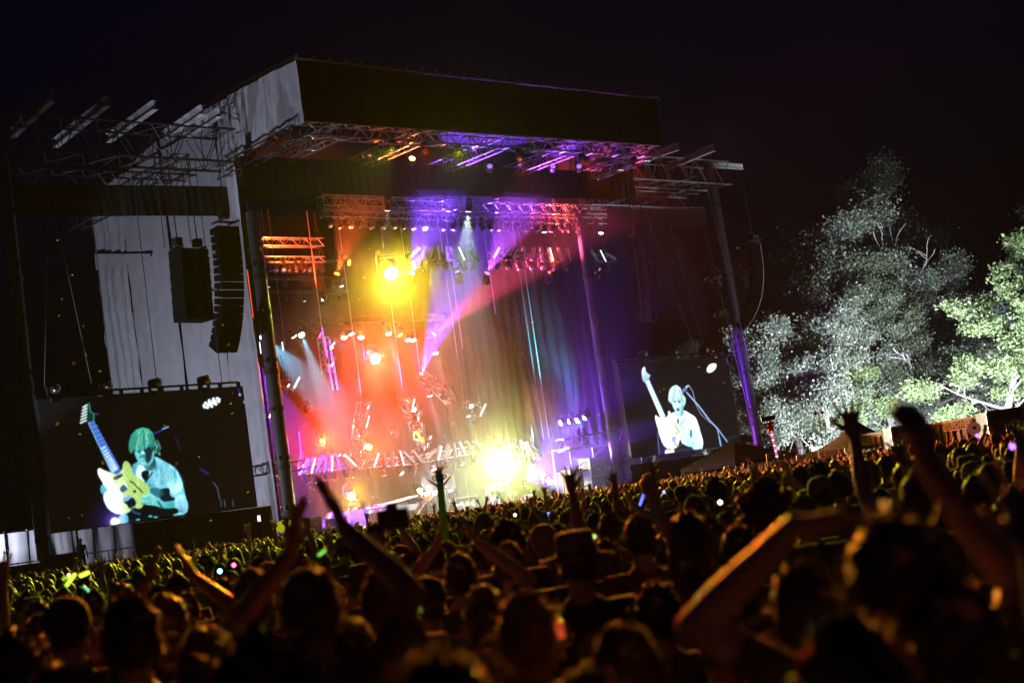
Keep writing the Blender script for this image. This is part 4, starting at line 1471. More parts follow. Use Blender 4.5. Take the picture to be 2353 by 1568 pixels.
for (x, y, Y, pose, hair, lab, kw) in NEAR:
    for _ in range(40):
        p = at(x, y, Y)
        hgt = 1.757 if hair in ('short', 'bun', 'long', 'cap', 'brimhat') else 1.785
        sc = p[2] / hgt
        if sc > 1.1:
            Y *= 1.03
        elif sc < 0.86:
            Y *= 0.97
        else:
            break
    person(pose, hair, (p[0], p[1], 0), min(1.12, max(0.84, sc)), None, lab, width=1.0, **kw)
    NEARPTS.append((p[0], p[1]))
# huge blurred raised hand close on the right: its owner stands just outside the frame
hp = at(2345, 1240, 2.3)
person('up_l', 'short', (hp[0] + 0.36, 2.6, 0), 0.9, FACE_STAGE, 'person cut by the right edge, blurred forearm lifted', skin=M_SKIN[0])
NEARPTS.append((hp[0] + 0.36, 2.6))

# ------------------------------------------------------------------ the rest of the audience
pts = []
for j in range(110):
    for i in range(-60, 75):
        Y = 7.5 + j * 0.80
        X = (i + 0.5 * (j % 2)) * 0.80
        X += RNG.uniform(-0.24, 0.24)
        Y += RNG.uniform(-0.26, 0.26)
        if X > 0.385 * Y + 1.2 or X < -0.40 * Y - 1.0:
            continue
        l = loc((X, Y, 0))
        if l[1] > -8.3:
            continue
        if Y > 54 and X > 15.5:
            continue
        if any((X - a) ** 2 + (Y - b) ** 2 < 0.42 ** 2 for a, b in NEARPTS):
            continue
        # sight lines kept as open as in the photograph for the near pockets
        if Y < 9.5 and RNG.random() < 0.45:
            continue
        if Y > 30 and RNG.random() < 0.12:
            continue
        pts.append((X, Y))
pts.sort(key=lambda p: p[1])
POSE_W = [('stand', 30), ('stand_w', 22), ('front', 14), ('clap', 2.2), ('clap_w', 1.6), ('vee', 0.6), ('up_r', 0.8), ('up_l', 0.8), ('fist_r', 0.6), ('phone', 0.8), ('head', 0.6), ('point_l', 1.2), ('up_both', 0.3)]
HAIR_W = [('short', 36), ('messy', 20), ('curly', 8), ('bun', 8), ('long', 18), ('cap', 12), ('brimhat', 3)]
PTXT = {'stand': 'arms down', 'stand_w': 'arms down', 'front': 'forearms raised', 'clap': 'clapping overhead', 'clap_w': 'arms arched overhead', 'vee': 'both arms spread high',
        'up_r': 'one arm raised', 'up_l': 'one arm raised', 'fist_r': 'one fist raised', 'phone': 'one hand lifted', 'head': 'hands on head', 'point_l': 'one arm out', 'up_both': 'both arms up'}
HTXT = {'short': 'short-haired', 'messy': 'tousle-haired', 'curly': 'curly-haired', 'bun': 'bun-haired', 'long': 'long-haired', 'cap': 'capped', 'brimhat': 'brim-hatted'}


def zone(X, Y):
    x = px((X, Y, 1.7))[0]
    for lim, t in ((330, 'below the screen guitar neck'), (600, 'below the cyan screen edge'), (760, 'before the near steel pole'), (950, 'before the keyboards'), (1090, 'before the drum kit'),
                   (1240, 'before the guitarist'), (1420, 'before the stacked cases'), (1580, 'below the purple screen singer'), (1750, 'below the purple screen edge'), (1900, 'below the lit trees'),
                   (2080, 'below the white tent'), (2230, 'below the container sign')):
        if x < lim:
            return t
    return 'below the bright maples'


def depth(Y):
    return 'close' if Y < 11 else ('nearer rows' if Y < 15 else ('middle rows' if Y < 20 else 'farther rows'))


N_IND = 300 - len(NEARPTS)
mid_people = []
for X, Y in pts[:N_IND]:
    pose = random.choices([a for a, _ in POSE_W], [b * (1 if b > 10 else 0.75) for _, b in POSE_W])[0]
    hair = random.choices([a for a, _ in HAIR_W], [b for _, b in HAIR_W])[0]
    if Y < 11.5 and pose in ('clap', 'vee', 'up_both', 'up_r', 'up_l', 'fist_r', 'clap_w', 'head', 'point_l', 'phone'):
        pose = 'stand'
    sc = float(np.clip(RNG.normal(0.965, 0.042), 0.87, 1.06))
    lab = '%s person, %s, %s, %s' % (HTXT[hair], PTXT[pose], depth(Y), zone(X, Y))
    mid_people.append((person(pose, hair, (X, Y, 0), sc, None, lab, jitter=22), pose, X, Y))

bylab = {}
for o_, pose, X, Y in mid_people:
    bylab.setdefault(o_['label'], []).append((px((X, Y, 1.7))[0], o_))
ORD = ('first', 'second', 'third', 'fourth', 'fifth', 'sixth', 'seventh', 'eighth', 'ninth', 'tenth')
for lab, L_ in bylab.items():
    if len(L_) > 1:
        L_.sort(key=lambda t: t[0])
        for k, (_, o_) in enumerate(L_):
            o_['label'] = lab + ', ' + ORD[min(9, k)] + ' such from the left'

# beyond the nearest 300 the audience is one mass, still built person by person
def low(me, hair_me, ratio):
    mats = [M_SKIN[0], M_SHIRT[0], M_TROU, M_HAIR[0]]
    bm = bmesh.new()
    bm.from_mesh(me)
    geo = [f for f in bm.faces if f.calc_center_median().z < 0.95]
    bmesh.ops.delete(bm, geom=geo, context='FACES')
    t = bpy.data.meshes.new('t')
    bm.to_mesh(t)
    bm.free()
    o = bpy.data.objects.new('t', t)
    COL.objects.link(o)
    m = o.modifiers.new('d', 'DECIMATE')
    m.ratio = ratio
    m = o.modifiers.new('t', 'TRIANGULATE')
    ev = bpy.data.meshes.new_from_object(o.evaluated_get(bpy.context.evaluated_depsgraph_get()))
    v = np.array([x.co for x in ev.vertices])
    f = np.array([p.vertices[:] for p in ev.polygons])
    mi = np.array([p.material_index for p in ev.polygons])
    bpy.data.objects.remove(o)
    bpy.data.meshes.remove(t)
    bpy.data.meshes.remove(ev)
    hb = MB()
    V = hair_shell(hb, (0.09, 0.112, 0.128) if hair_me != 'long' else (0.1, 0.12, 0.13), 5, 0.008, 10, 6, low=-0.62 if hair_me != 'long' else -0.95)
    hv = np.array(hb.v)
    hf = np.array([(q[0], q[1], q[2]) for q in hb.f if len(q) == 4] + [(q[0], q[2], q[3]) for q in hb.f if len(q) == 4])
    f = np.concatenate([f, hf + len(v)])
    mi = np.concatenate([mi, np.full(len(hf), 3)])
    return np.concatenate([v, hv]), f, mi


LOWS = {}
for k, _ in POSE_W:
    if k != 'head':
        LOWS[k] = low(POSES[k], 'long' if k in ('stand_w', 'up_l') else 'short', 0.065 if k in ('stand', 'stand_w', 'front') else 0.12)
VS, FS, MI = [], [], []
base = 0
for X, Y in pts[N_IND:]:
    pose = random.choices([a for a, _ in POSE_W if a != 'head'], [b * (1 if b > 10 else 0.35) for a, b in POSE_W if a != 'head'])[0]
    v, f, mi = LOWS[pose]
    sc = float(np.clip(RNG.normal(0.965, 0.042), 0.87, 1.06))
    t = STAGE_C - Vector((X, Y, 0))
    a = math.atan2(-t.x, t.y) + RNG.uniform(-0.35, 0.35)
    ca, sa = math.cos(a) * sc, math.sin(a) * sc
    VS.append(np.stack([v[:, 0] * ca - v[:, 1] * sa + X, v[:, 0] * sa + v[:, 1] * ca + Y, v[:, 2] * sc], 1))
    FS.append(f + base)
    MI.append(np.where(mi == 1, 4 + RNG.integers(3), np.where(mi == 3, 3 if RNG.random() < 0.8 else 7, mi)))
    base += len(v)
VS, FS, MI = np.concatenate(VS), np.concatenate(FS), np.concatenate(MI)
me = bpy.data.meshes.new('crowd')
me.vertices.add(len(VS))
me.vertices.foreach_set('co', VS.ravel())
me.loops.add(FS.size)
me.loops.foreach_set('vertex_index', FS.ravel().astype(np.int32))
me.polygons.add(len(FS))
me.polygons.foreach_set('loop_start', np.arange(0, FS.size, 3, dtype=np.int32))
for m in (M_SKIN[0], M_SHIRT[0], M_TROU, M_HAIR[0], M_SHIRT[0], M_SHIRT[2], M_SHIRT[4], M_HAIR[1]):
    me.materials.append(m)
me.polygons.foreach_set('material_index', MI.astype(np.int32))
me.polygons.foreach_set('use_smooth', np.ones(len(FS), bool))
me.update(calc_edges=True)
me.validate()
co = bpy.data.objects.new('crowd', me)
COL.objects.link(co)
tag(co, 'far rows of the audience packed before the stage', 'crowd', kind='stuff')
print('crowd', len(pts), 'tris', len(FS))

# ------------------------------------------------------------------ lamps
WHITE, CYAN, PURPLE, MAGENTA = (0.75, 0.92, 1.0), (0.2, 0.65, 1.0), (0.22, 0.06, 1.0), (0.9, 0.06, 0.55)
RED, ORANGE, YELLOW, YGREEN = (1.0, 0.04, 0.008), (1.0, 0.22, 0.015), (1.0, 0.80, 0.015), (0.9, 1.0, 0.22)
AMBER = (1.0, 0.5, 0.08)


def lensmat(col, st):
    nm = 'lens_or_glow_%02d%02d%02d_%d' % (col[0] * 99, col[1] * 99, col[2] * 99, st)
    fresh = nm not in MATS
    m = glow(nm, col, st)
    if fresh:
        m.cycles.emission_sampling = 'NONE'
    return m


_b = MB()
_b.box((0, 0, 0.42), (0.42, 0.34, 0.14)).box((0, 0, 0.52), (0.1, 0.1, 0.1))
FX_BASE = _b.mesh('lamp_base', M_PLAST)
_b = MB()
_b.box((0, 0, 0.33), (0.5, 0.12, 0.06)).box((-0.25, 0, 0.13), (0.05, 0.14, 0.42)).box((0.25, 0, 0.13), (0.05, 0.14, 0.42))
FX_YOKE = _b.mesh('yoke', M_PLAST)
_b = MB()
_b.lathe([(0.1, 0.26), (0.17, 0.2), (0.19, 0.0), (0.165, -0.16), (0.2, -0.2), (0.2, -0.26), (0.17, -0.27)], n=12)
FX_HEAD = _b.mesh('lamp_head', M_PLAST, True)
_b = MB()
_b.lathe([(0.165, -0.275), (0.12, -0.29), (0.02, -0.3)], n=14)
FX_LENS = _b.mesh('lens', M_CHROME, True)


def fixture(p, aim, col=None, lens=0, power=0, cone=20, blend=0.15, label=None, group='moving head lamps hung over the stage', size=1.0, upright=False, rad_=0.09, cat='stage lamp', parent=None, name='moving_head_lamp', lcol=None):
    p, aim = Vector(p), Vector(aim)
    o = empty(name, p, 0, label, cat, group)
    o.scale = (size, size, size)
    d = (aim - p).normalized()
    yaw = math.atan2(d.y, d.x) + math.pi / 2
    flip = math.pi if upright else 0
    child('lamp_base', FX_BASE, o, rot=(flip, 0, yaw))
    child('yoke', FX_YOKE, o, rot=(flip, 0, yaw))
    q = Vector((0, 0, -1)).rotation_difference(d).to_euler()
    h = child('lamp_head', FX_HEAD, o, rot=q)
    ln = child('lens', FX_LENS, h)
    if lens:
        ln.material_slots[0].link = 'OBJECT'
        ln.material_slots[0].material = lensmat(lcol or col, lens)
    if power:
        ld = bpy.data.lights.new('lamp_beam', 'SPOT')
        ld.energy = power
        ld.color = col
        ld.spot_size = rad(cone)
        ld.spot_blend = blend
        ld.shadow_soft_size = rad_
        lo = bpy.data.objects.new('lamp_beam', ld)
        COL.objects.link(lo)
        lo.parent = o
        lo.location = d * 0.34
        lo.rotation_euler = q
    return o


def P3(x, y, d):
    return W(*ond(x, y, d))


KW = 1000.0
BM = 130.0     # beams
# the lamps that look straight at the audience
WIDE = (136, 1.0)
fixture(P3(890, 618, 2.2), W(-2, -40, -14), YELLOW, 260, 20 * KW, *WIDE, 'blazing yellow lamp high over the stage', size=2.3, lcol=(1, 0.9, 0.4))
fixture(P3(855, 818, 8), W(2, -38, -12), RED, 260, 32 * KW, *WIDE, 'blazing red lamp with white core, below and left of the high yellow one', size=1.9, lcol=(1, 0.65, 0.45))
fixture(P3(803, 1136, 5), W(-8, -40, -8), (1, 0.5, 0.0), 120, 5 * KW, *WIDE, 'small yellow lamp shining just above the keyboards', size=1.3, lcol=(1, 0.9, 0.2))
for k, (x, y) in enumerate(((1118, 1058), (1142, 1070), (1166, 1054), (1140, 1040))):
    fixture(P3(x, y, 6), W(-6 + 3 * k, -45, -10), YGREEN, 300, 4.0 * KW, *WIDE,
            ('left', 'lowest', 'right', 'topmost')[k] + ' lamp of the dazzling white-yellow cluster above the guitarist', size=2.0, lcol=(1, 1, 0.7))
fixture(P3(793, 602, 4), W(26, -36, 1.6), ORANGE, 18, 2.5 * KW, *WIDE, 'small orange lamp left of the high yellow one')
fixture(P3(735, 1010, 7), W(0, -36, -6), RED, 8, 26 * KW, *WIDE, 'added red lamp low behind the near steel pole', lcol=(1, 0.2, 0.05))  # added to redden the smoke low at the left
fixture(P3(1205, 1104, 7), W(34, -16, 12), (0.26, 0.05, 1.0), 40, 75 * KW, 124, 1.0, 'violet lamp on the stage floor right of the guitarist', upright=True, lcol=(0.8, 0.7, 1))
# lamps added on the front roof truss to rim-light the crowd, clear of the smoke
for s_, aim, col, pw, cone, lab in ((5.0, (-11, 26), (0.8, 1, 0.03), 60, 24, 'added yellow audience lamp on the front roof truss, left one'), (9.5, (-1.5, 15), (0.9, 1, 0.03), 75, 24, 'added yellow audience lamp on the front roof truss, second'),
                                    (14.0, (3, 50), (1, 0.2, 0.03), 30, 34, 'added amber audience lamp on the front roof truss, middle'), (19.0, (10, 30), (1, 0.13, 0.015), 75, 20, 'added orange audience lamp on the front roof truss, fourth'),
                                    (23.5, (8, 48), (1, 0.04, 0.03), 80, 20, 'added red audience lamp on the front roof truss, right one'),
                                    (7.2, (-1.1, 5.5), (1, 0.035, 0.01), 190, 5, 'added narrow red audience lamp on the front roof truss, between the two yellow ones')):
    fixture(W(s_, -6.5, 20.95), (aim[0], aim[1], 1.6), col, 0.12, pw * KW, cone, 0.7, lab, group='added audience lamps on the front roof truss', size=0.9)
fixture(P3(1255, 1106, 6), W(20, -40, 2.5), WHITE, 60, 5 * KW, 60, 0.5, 'round white lamp on a stand right of the guitarist', size=1.1)
fixture(P3(1313, 1127, 3), W(15, -40, 2), (0.8, 0.75, 1), 40, 3 * KW, 60, 0.5, 'small white lamp on the stage floor before the stacked cases', upright=True, size=0.9)
fixture(P3(960, 1127, 5), W(5, -40, 2), WHITE, 60, 4 * KW, 60, 0.5, 'round white lamp behind the bass player', size=0.9)
fixture(P3(845, 1026, 8), W(-6, -40, 1), AMBER, 60, 2 * KW, 60, 0.5, 'amber lamp low on the tilted lamp pod')

# the upper row with its shafts of light
ROW = ((597, 768, CYAN, 'cyan', 25, 620, 790, 20), (670, 764, (1, 0.85, 0.35), 'warm white', 20, 760, 900, 8), (690, 762, CYAN, 'pale blue', 60, 705, 800, 14), (725, 765, MAGENTA, 'violet', 20, 800, 800, 22),
       (789, 767, WHITE, 'small white', 30, 800, 830, 0), (803, 758, WHITE, 'bright white', 80, 850, 860, 14), (829, 767, WHITE, 'white', 40, 830, 840, 0), (890, 757, WHITE, 'broad white', 80, 920, 870, 16),
       (913, 761, (1, 0.62, 0.12), 'amber', 30, 975, 860, 8), (934, 772, (0.55, 0.15, 1), 'small violet', 25, 960, 840, 12), (946, 772, WHITE, 'pale', 50, 985, 860, 10), (998, 802, WHITE, 'lowest white', 70, 1040, 940, 16))
for x, y, col, nm, ln, ax, ay, cone in ROW:
    p = P3(x, y, 10)
    fixture(p, P3(ax, ay, 9.0), col, ln, ((270 if col == WHITE else 420) * BM if cone else 0), cone or 10, 0.3, nm + ' lamp in the upper row above the band', group='lamps in the upper row', size=1.1, lcol=WHITE if ln > 40 else None)
# big cones
fixture(P3(963, 868, 8), P3(1075, 560, 5), PURPLE, 20, 7500 * BM, 32, 0.15, 'violet lamp throwing a broad cone upwards from the tilted pod', lcol=(0.7, 0.6, 1))
fixture(P3(990, 774, 9), P3(1150, 640, 4.5), (1.0, 0.07, 0.2), 20, 2600 * BM, 28, 0.7, 'red lamp throwing a broad pink cone to the upper right', lcol=(1, 0.4, 0.2))
fixture(P3(709, 942 - 3, 7), P3(850, 850, 8), (0.7, 0.1, 0.7), 20, 260 * BM, 26, 0.3, 'violet lamp behind the near steel pole shining up to the right', lcol=(1, 0.7, 1))
fixture(P3(565, 800, 2), P3(610, 900, 2.5), PURPLE, 3, 1600 * BM, 38, 0.3, 'violet lamp at the edge of the pale wall shining down')
fixture(P3(905, 1000 - 3, 8), P3(1000, 1004, 8), (0.8, 0.9, 0.1), 30, 150 * BM, 24, 0.4, 'greenish lamp on the tilted pod shining right')
fixture(P3(1090, 965, 8), P3(1140, 955, 8), ORANGE, 25, 90 * BM, 50, 1.0, 'orange lamp shining right from the small pod')
fixture(P3(1075, 946, 8), P3(1092, 1000, 8), CYAN, 60, 360 * BM, 16, 0.3, 'pale blue lamp shining down from the small pod', lcol=WHITE)
fixture(P3(984, 900, 8), P3(1010, 980, 8), CYAN, 60, 420 * BM, 17, 0.3, 'pale blue lamp shining down from the dark tilted pod', lcol=WHITE)
fixture(P3(1233, 1047, 5), P3(1250, 1047, 5), ORANGE, 25, 40 * BM, 50, 0.4, 'small orange lamp at the right end of the low lamp truss')
for k, (x, y) in enumerate(((1295, 968), (1315, 965), (1332, 960), (1349, 954))):
    fixture(W(*ons(x, y, 23.6)), P3(1200, 1010, 4) if k < 2 else W(17, 3, 2.5), CYAN if k == 0 else WHITE, 60, (260 if k == 0 else 60) * BM, 14 if k == 0 else 30, 0.3,
            ('first', 'second', 'third', 'last')[k] + ' from the left of the four white lamps on the catwalk', group='four white lamps on the catwalk', size=1.0, lcol=WHITE)
# band light, floor colour on the trusses, curtain colour
fixture(W(14, -1.5, 19.3), W(14, 4, 1.5), (0.7, 0.95, 1.0), 8, 90 * KW, 40, 0.6, 'white lamp under the header drape lighting the band', group='lamps under the header drape')
fixture(W(8, -1.5, 19.2), W(8.5, 4, 1.5), (1, 0.5, 0.4), 8, 7 * KW, 36, 0.5, 'pink-white lamp under the header drape lighting the keyboards', group='lamps under the header drape')
fixture(W(24.2, 2.0, 5.4), W(26, 6.5, 13), (0.06, 0.55, 0.6), 6, 60 * KW, 34, 1.0, 'teal lamp shining up the folds of the black side curtain', group='lamps lighting the side curtain', upright=True)
fixture(W(24.2, 2.6, 5.4), W(26, 4.6, 9.0), (0.25, 0.12, 1), 6, 36 * KW, 26, 1.0, 'violet lamp shining up the folds of the black side curtain', group='lamps lighting the side curtain', upright=True)
for s_, d_, z_, aim, col, pw, lab in ((7.0, 3, 16, (6.5, -3, 22), (1, 0.12, 0.02), 90, 'orange lamp shining up at the roof trusses, left'), (12.5, 3, 16, (12, -3, 22), PURPLE, 260, 'violet lamp shining up at the roof trusses, middle'),
                                       (18.5, 3, 16, (19, -3.5, 22), (0.5, 0.07, 0.9), 200, 'magenta lamp shining up at the roof trusses'), (24.0, 3, 16, (25, -4, 22), (1, 0.1, 0.03), 130, 'red lamp shining up at the roof trusses, right'),
                                       (16.0, 2.6, 16, (14, 2, 20.5), PURPLE, 60, 'violet lamp shining up at the high lamp truss'), (24, 2.6, 16, (25, 2, 20.5), (1, 0.1, 0.03), 40, 'red lamp shining up at the high lamp truss')):
    fixture(W(s_, d_, z_), W(*aim), col, 10, pw * KW * 0.5, 42, 0.5, lab, group='lamps shining up at the trusses', upright=True)
for s_, col, pw, lab in ((4.5, (1, 0.1, 0.015), 7, 'added orange lamp hidden behind the header drape under the roof'), (10.2, (0.6, 0.09, 0.8), 8, 'added magenta lamp hidden behind the header drape under the roof'),
                          (13.8, PURPLE, 22, 'violet lamp tucked behind the header drape under the roof'), (17.5, (0.4, 0.07, 1), 18, 'added blue-violet lamp hidden behind the header drape under the roof'), (22.5, (1, 0.08, 0.03), 10, 'added red lamp hidden behind the header drape under the roof')):
    fixture(W(s_, -0.2, 20.6), W(s_, -5.6, 22.1), col, 0, pw * KW, 95, 0.8, lab, group='lamps under the roof', upright=True, size=0.8)  # hidden lamps added to colour the roof trusses from behind the drape
fixture(P3(945, 372, -2), P3(960, 300, -4), AMBER, 30, 0, label='small amber lamp visible under the roof', group='lamps under the roof')
for x in (1330, 1125, 1270):
    fixture(P3(x, 388 - 0.0 * x, -3), P3(x, 300, -6), (0.5, 0.2, 1), 1, 0, label={1330: 'dim violet lamp under the roof near its red end', 1125: 'dim violet lamp under the middle of the roof', 1270: 'dim violet lamp between two others under the roof'}[x], group='lamps under the roof')
# unseen flood low at left lights the pale wall, an added one the roof skin; floods at the fence light the trees
fixture(W(-17, 5.0, 3.0), W(-0.5, 9, 13), (0.74, 0.78, 1.0), 20, 7 * KW, 104, 0.6, 'white flood lamp on the ground behind the cyan video screen', group='white flood lamps', name='flood_lamp')
fixture(W(-20, -2.8, 1.5), W(-0.5, -2.4, 24), (0.74, 0.78, 1.0), 20, 9 * KW, 24, 0.5, 'added white flood lamp on the ground beside the cyan video screen', group='white flood lamps', name='flood_lamp')
FLOODS = ((21.0, 105, 22.5, 116, 8, 9), (24.0, 95, 29, 118, 14, 60), (29.5, 91, 33, 118, 15, 68), (34.5, 82, 35, 104, 10, 32), (39.0, 80, 41, 104, 11, 32), (30.0, 127, 35, 142, 17, 30), (21.5, 128, 24, 148, 11, 20), (41.0, 122, 43, 138, 16, 24))  # last three floods added, hidden among the trees to brighten dim crowns
for k, (x, y, tx, ty, tz, pw) in enumerate(FLOODS):
    fixture((x, y, 1.2), (tx, ty, tz), (0.82, 0.87, 1.0), 30, pw * KW, 96, 0.6, ('white flood lamp on the ground behind the purple screen', 'white flood lamp on the ground right of the steel pole by the trees', 'white flood lamp behind the white tent', 'white flood lamp below the bright maple', 'white flood lamp at the photo\'s right edge', 'added white flood lamp deep among the trees behind the dead tree', 'added white flood lamp deep among the trees behind the curved array', 'added white flood lamp deep among the trees behind the maples')[k],
            group='white flood lamps', upright=True, name='flood_lamp', size=1.4)
fixture(W(45, -3, 1.0), W(33, 0, 22), (0.7, 0.74, 1.0), 20, 9 * KW, 46, 0.8, 'added white flood lamp hidden on the ground in front of the steel pole by the trees', group='white flood lamps', upright=True, name='flood_lamp')  # hidden flood added to light the pale wing truss

# ------------------------------------------------------------------ lamp trusses and pods with their fittings
_b = MB()
_b.box((0, 0, 0), (0.24, 0.16, 1.0)).box((0, -0.085, 0), (0.16, 0.02, 0.9))
BAR_OFF = _b.mesh('led_bar', mat('grey_lamp_case', (0.06, 0.06, 0.065), 0.4))
_b = MB()
for k in range(9):
    _b.box((0, -0.105, -0.4 + k * 0.1), (0.1, 0.015, 0.07))
BAR_CELL = _b.mesh('led_cells', lensmat((0.8, 0.95, 1.0), 3))
_b2 = MB()
for k in range(9):
    _b2.box((0, -0.105, -0.4 + k * 0.1), (0.1, 0.015, 0.07))
BAR_DIM = _b2.mesh('led_cells', mat('dim_led', (0.1, 0.2, 0.22), 0.3, emit=(0.3, 0.7, 0.8), estr=0.15))


def lamp_truss(a, b, label, m=M_ALU, bars=0, lit=None, w=0.45, heads=0, hang=21.5, group='lamp trusses hung over the stage', tilt=35, cells=(0, 6)):
    a, b = Vector(a), Vector(b)
    o = empty('lamp_truss', W(*a), label=label, cat='truss', group=group)
    L = b - a
    truss_parts(o, (0, 0, 0), L, w, w, 0.04, 0.024, 0.5, m)
    for k in range(bars):
        t = (k + 0.5) / bars
        c = child('led_bar', BAR_OFF, o, L * t + Vector((0, -w * 0.62, 0.15)), (0, rad(tilt * (1 - 2 * t) * 1.5 + random.uniform(-14, 14)), rad(random.uniform(-15, 15))))
        if k % cells[1] == cells[0]:
            child('led_cells', BAR_CELL, c)
        else:
            child('led_cells', BAR_DIM, c)
    ch = MB()
    for t in (0.06, 0.94):
        q = L * t
        ch.tube([q + Vector((0, 0, w / 2)), q + Vector((0, 0, min(2.2, hang - a.z)))], 0.05, 5)
        ch.tube([q + Vector((-0.35, 0, w / 2)), q + Vector((0, 0, w / 2 + 0.9)), q + Vector((0.35, 0, w / 2))], 0.03, 4)
    if abs(L.z) < 2.0:
        tag(ch.build('hoist_chains', M_BLACKST, o), kind='stuff')
    return o, L


ORDN = ['first', 'second', 'third', 'fourth', 'fifth', 'sixth', 'seventh', 'eighth', 'ninth', 'tenth', 'eleventh', 'twelfth'] + ['%dth' % k for k in range(13, 40)]


def dressed(a, b, n, label_unit, off=-0.55, size=0.95, skew=0.4, lensprob=0.0):
    """dark moving heads hung under a truss"""
    a, b = Vector(a), Vector(b)
    for k in range(n):
        t = (k + 0.5) / n
        p = a + (b - a) * t + Vector((0, random.uniform(-0.1, 0.1), off))
        aim = p + Vector((random.uniform(-skew, skew) * 3, random.uniform(-2.5, 0.5), -2.5))
        lit = random.random() < lensprob
        fixture(W(*p), W(*aim), WHITE if lit else None, 12 if lit else 0, 0, label=label_unit + ', ' + ORDN[k], group='lamps hung along the trusses', size=size)


def T3(x0, y0, x1, y1, d):
    return tuple(ond(x0, y0, d)), tuple(ond(x1, y1, d))


a, b = T3(938, 588, 1095, 592, 3)
lamp_truss(a, b, 'dark lamp truss right of the high yellow lamp, left half', M_BLACKST, bars=9)
dressed(a, b, 7, 'dark lamp under the middle truss by the yellow lamp, counting rightwards', size=1.15)
a, b = T3(1122, 588, 1405, 596, 3)
lamp_truss(a, b, 'dark lamp truss right of the high yellow lamp, right half', M_BLACKST, bars=14)
dressed(a, b, 11, 'dark lamp under the middle truss by the curtain, counting rightwards', size=1.1)
a, b = T3(735, 462, 1385, 484, 1.5)
lamp_truss(a, b, 'long high lamp truss just under the header drape, violet and red lit', M_ALU, bars=0, w=0.6)
a2 = (a[0], a[1], a[2] - 0.75)
b2 = (b[0], b[1], b[2] - 0.75)
lamp_truss(a2, b2, 'second long lamp truss below the high one', M_ALU, bars=0, w=0.4)
dressed(a2, b2, 30, 'lamp under the long high truss, counting rightwards', size=1.0, lensprob=0.15)
a, b = T3(600, 556, 742, 584, 9)
lamp_truss((a[0], 9, a[2]), (b[0], 9, a[2]), 'orange-lit lamp truss behind the near steel pole, upper', M_ALU, w=0.5)
lamp_truss((a[0], 9, a[2] - 1.1), (b[0], 9, a[2] - 1.1), 'orange-lit lamp truss behind the near steel pole, lower', M_ALU, w=0.35)
dressed((a[0], 9, a[2] - 1.1), (b[0], 9, a[2] - 1.1), 9, 'lamp on the orange-lit truss, counting rightwards')
fixture(W(a[0] + 2, 6, a[2] - 4), W(a[0] + 2.5, 9, a[2]), (1, 0.1, 0.015), 4, 14 * KW, 70, 0.6, 'orange lamp shining up behind the near steel pole', group='lamps shining up at the trusses', upright=True)
for y in (600, 640, 672):
    p0, p1 = ond(590, y, 13), ond(800, y + 0.02 * 210, 13)
    lamp_truss((p0[0], 13, p0[2]), (p1[0], 13, p0[2]), {600: 'highest', 640: 'middle', 672: 'lowest'}[y] + ' of the thin dark lamp pipes behind the near steel pole', M_BLACKST, w=0.15, group='thin lamp pipes deep in the stage')
    dressed((p0[0], 13, p0[2]), (p1[0], 13, p0[2]), 5, 'small lamp on the %s deep pipe, counting rightwards' % {600: 'highest', 640: 'middle', 672: 'lowest'}[y], size=0.7, off=-0.4, lensprob=0.5)
p0, p1 = ond(585, 757, 11), ond(1010, 757, 11)
lamp_truss((p0[0], 10.3, 14.75), (p1[0], 10.3, 14.75), 'dark truss carrying the upper row of lamps', M_BLACKST, w=0.4)
# low curved trusses with slanted bars
for (x0, y0, x1, y1, lab, nb) in ((690, 1080, 820, 1062, 'low lamp truss with slanted bars, left part', 9), (828, 1066, 962, 1056, 'low lamp truss with slanted bars, middle part', 7),
                                  (975, 1052, 1100, 1030, 'low lamp truss with slanted bars, before the dazzling cluster', 7), (1165, 1030, 1232, 1042, 'low lamp truss right of the dazzling cluster', 4)):
    a, b = T3(x0, y0, x1, y1, 4)
    lamp_truss(a, b, lab, M_ALU, bars=nb, hang=a[2] + 2.4, group='low lamp trusses with slanted bars', cells=(1, 3))
    dressed(a, b, max(3, nb - 3), 'lamp under the ' + lab.replace('low lamp truss with slanted bars', 'slanted-bar truss') + ', counting rightwards', size=0.9, lensprob=0.3)
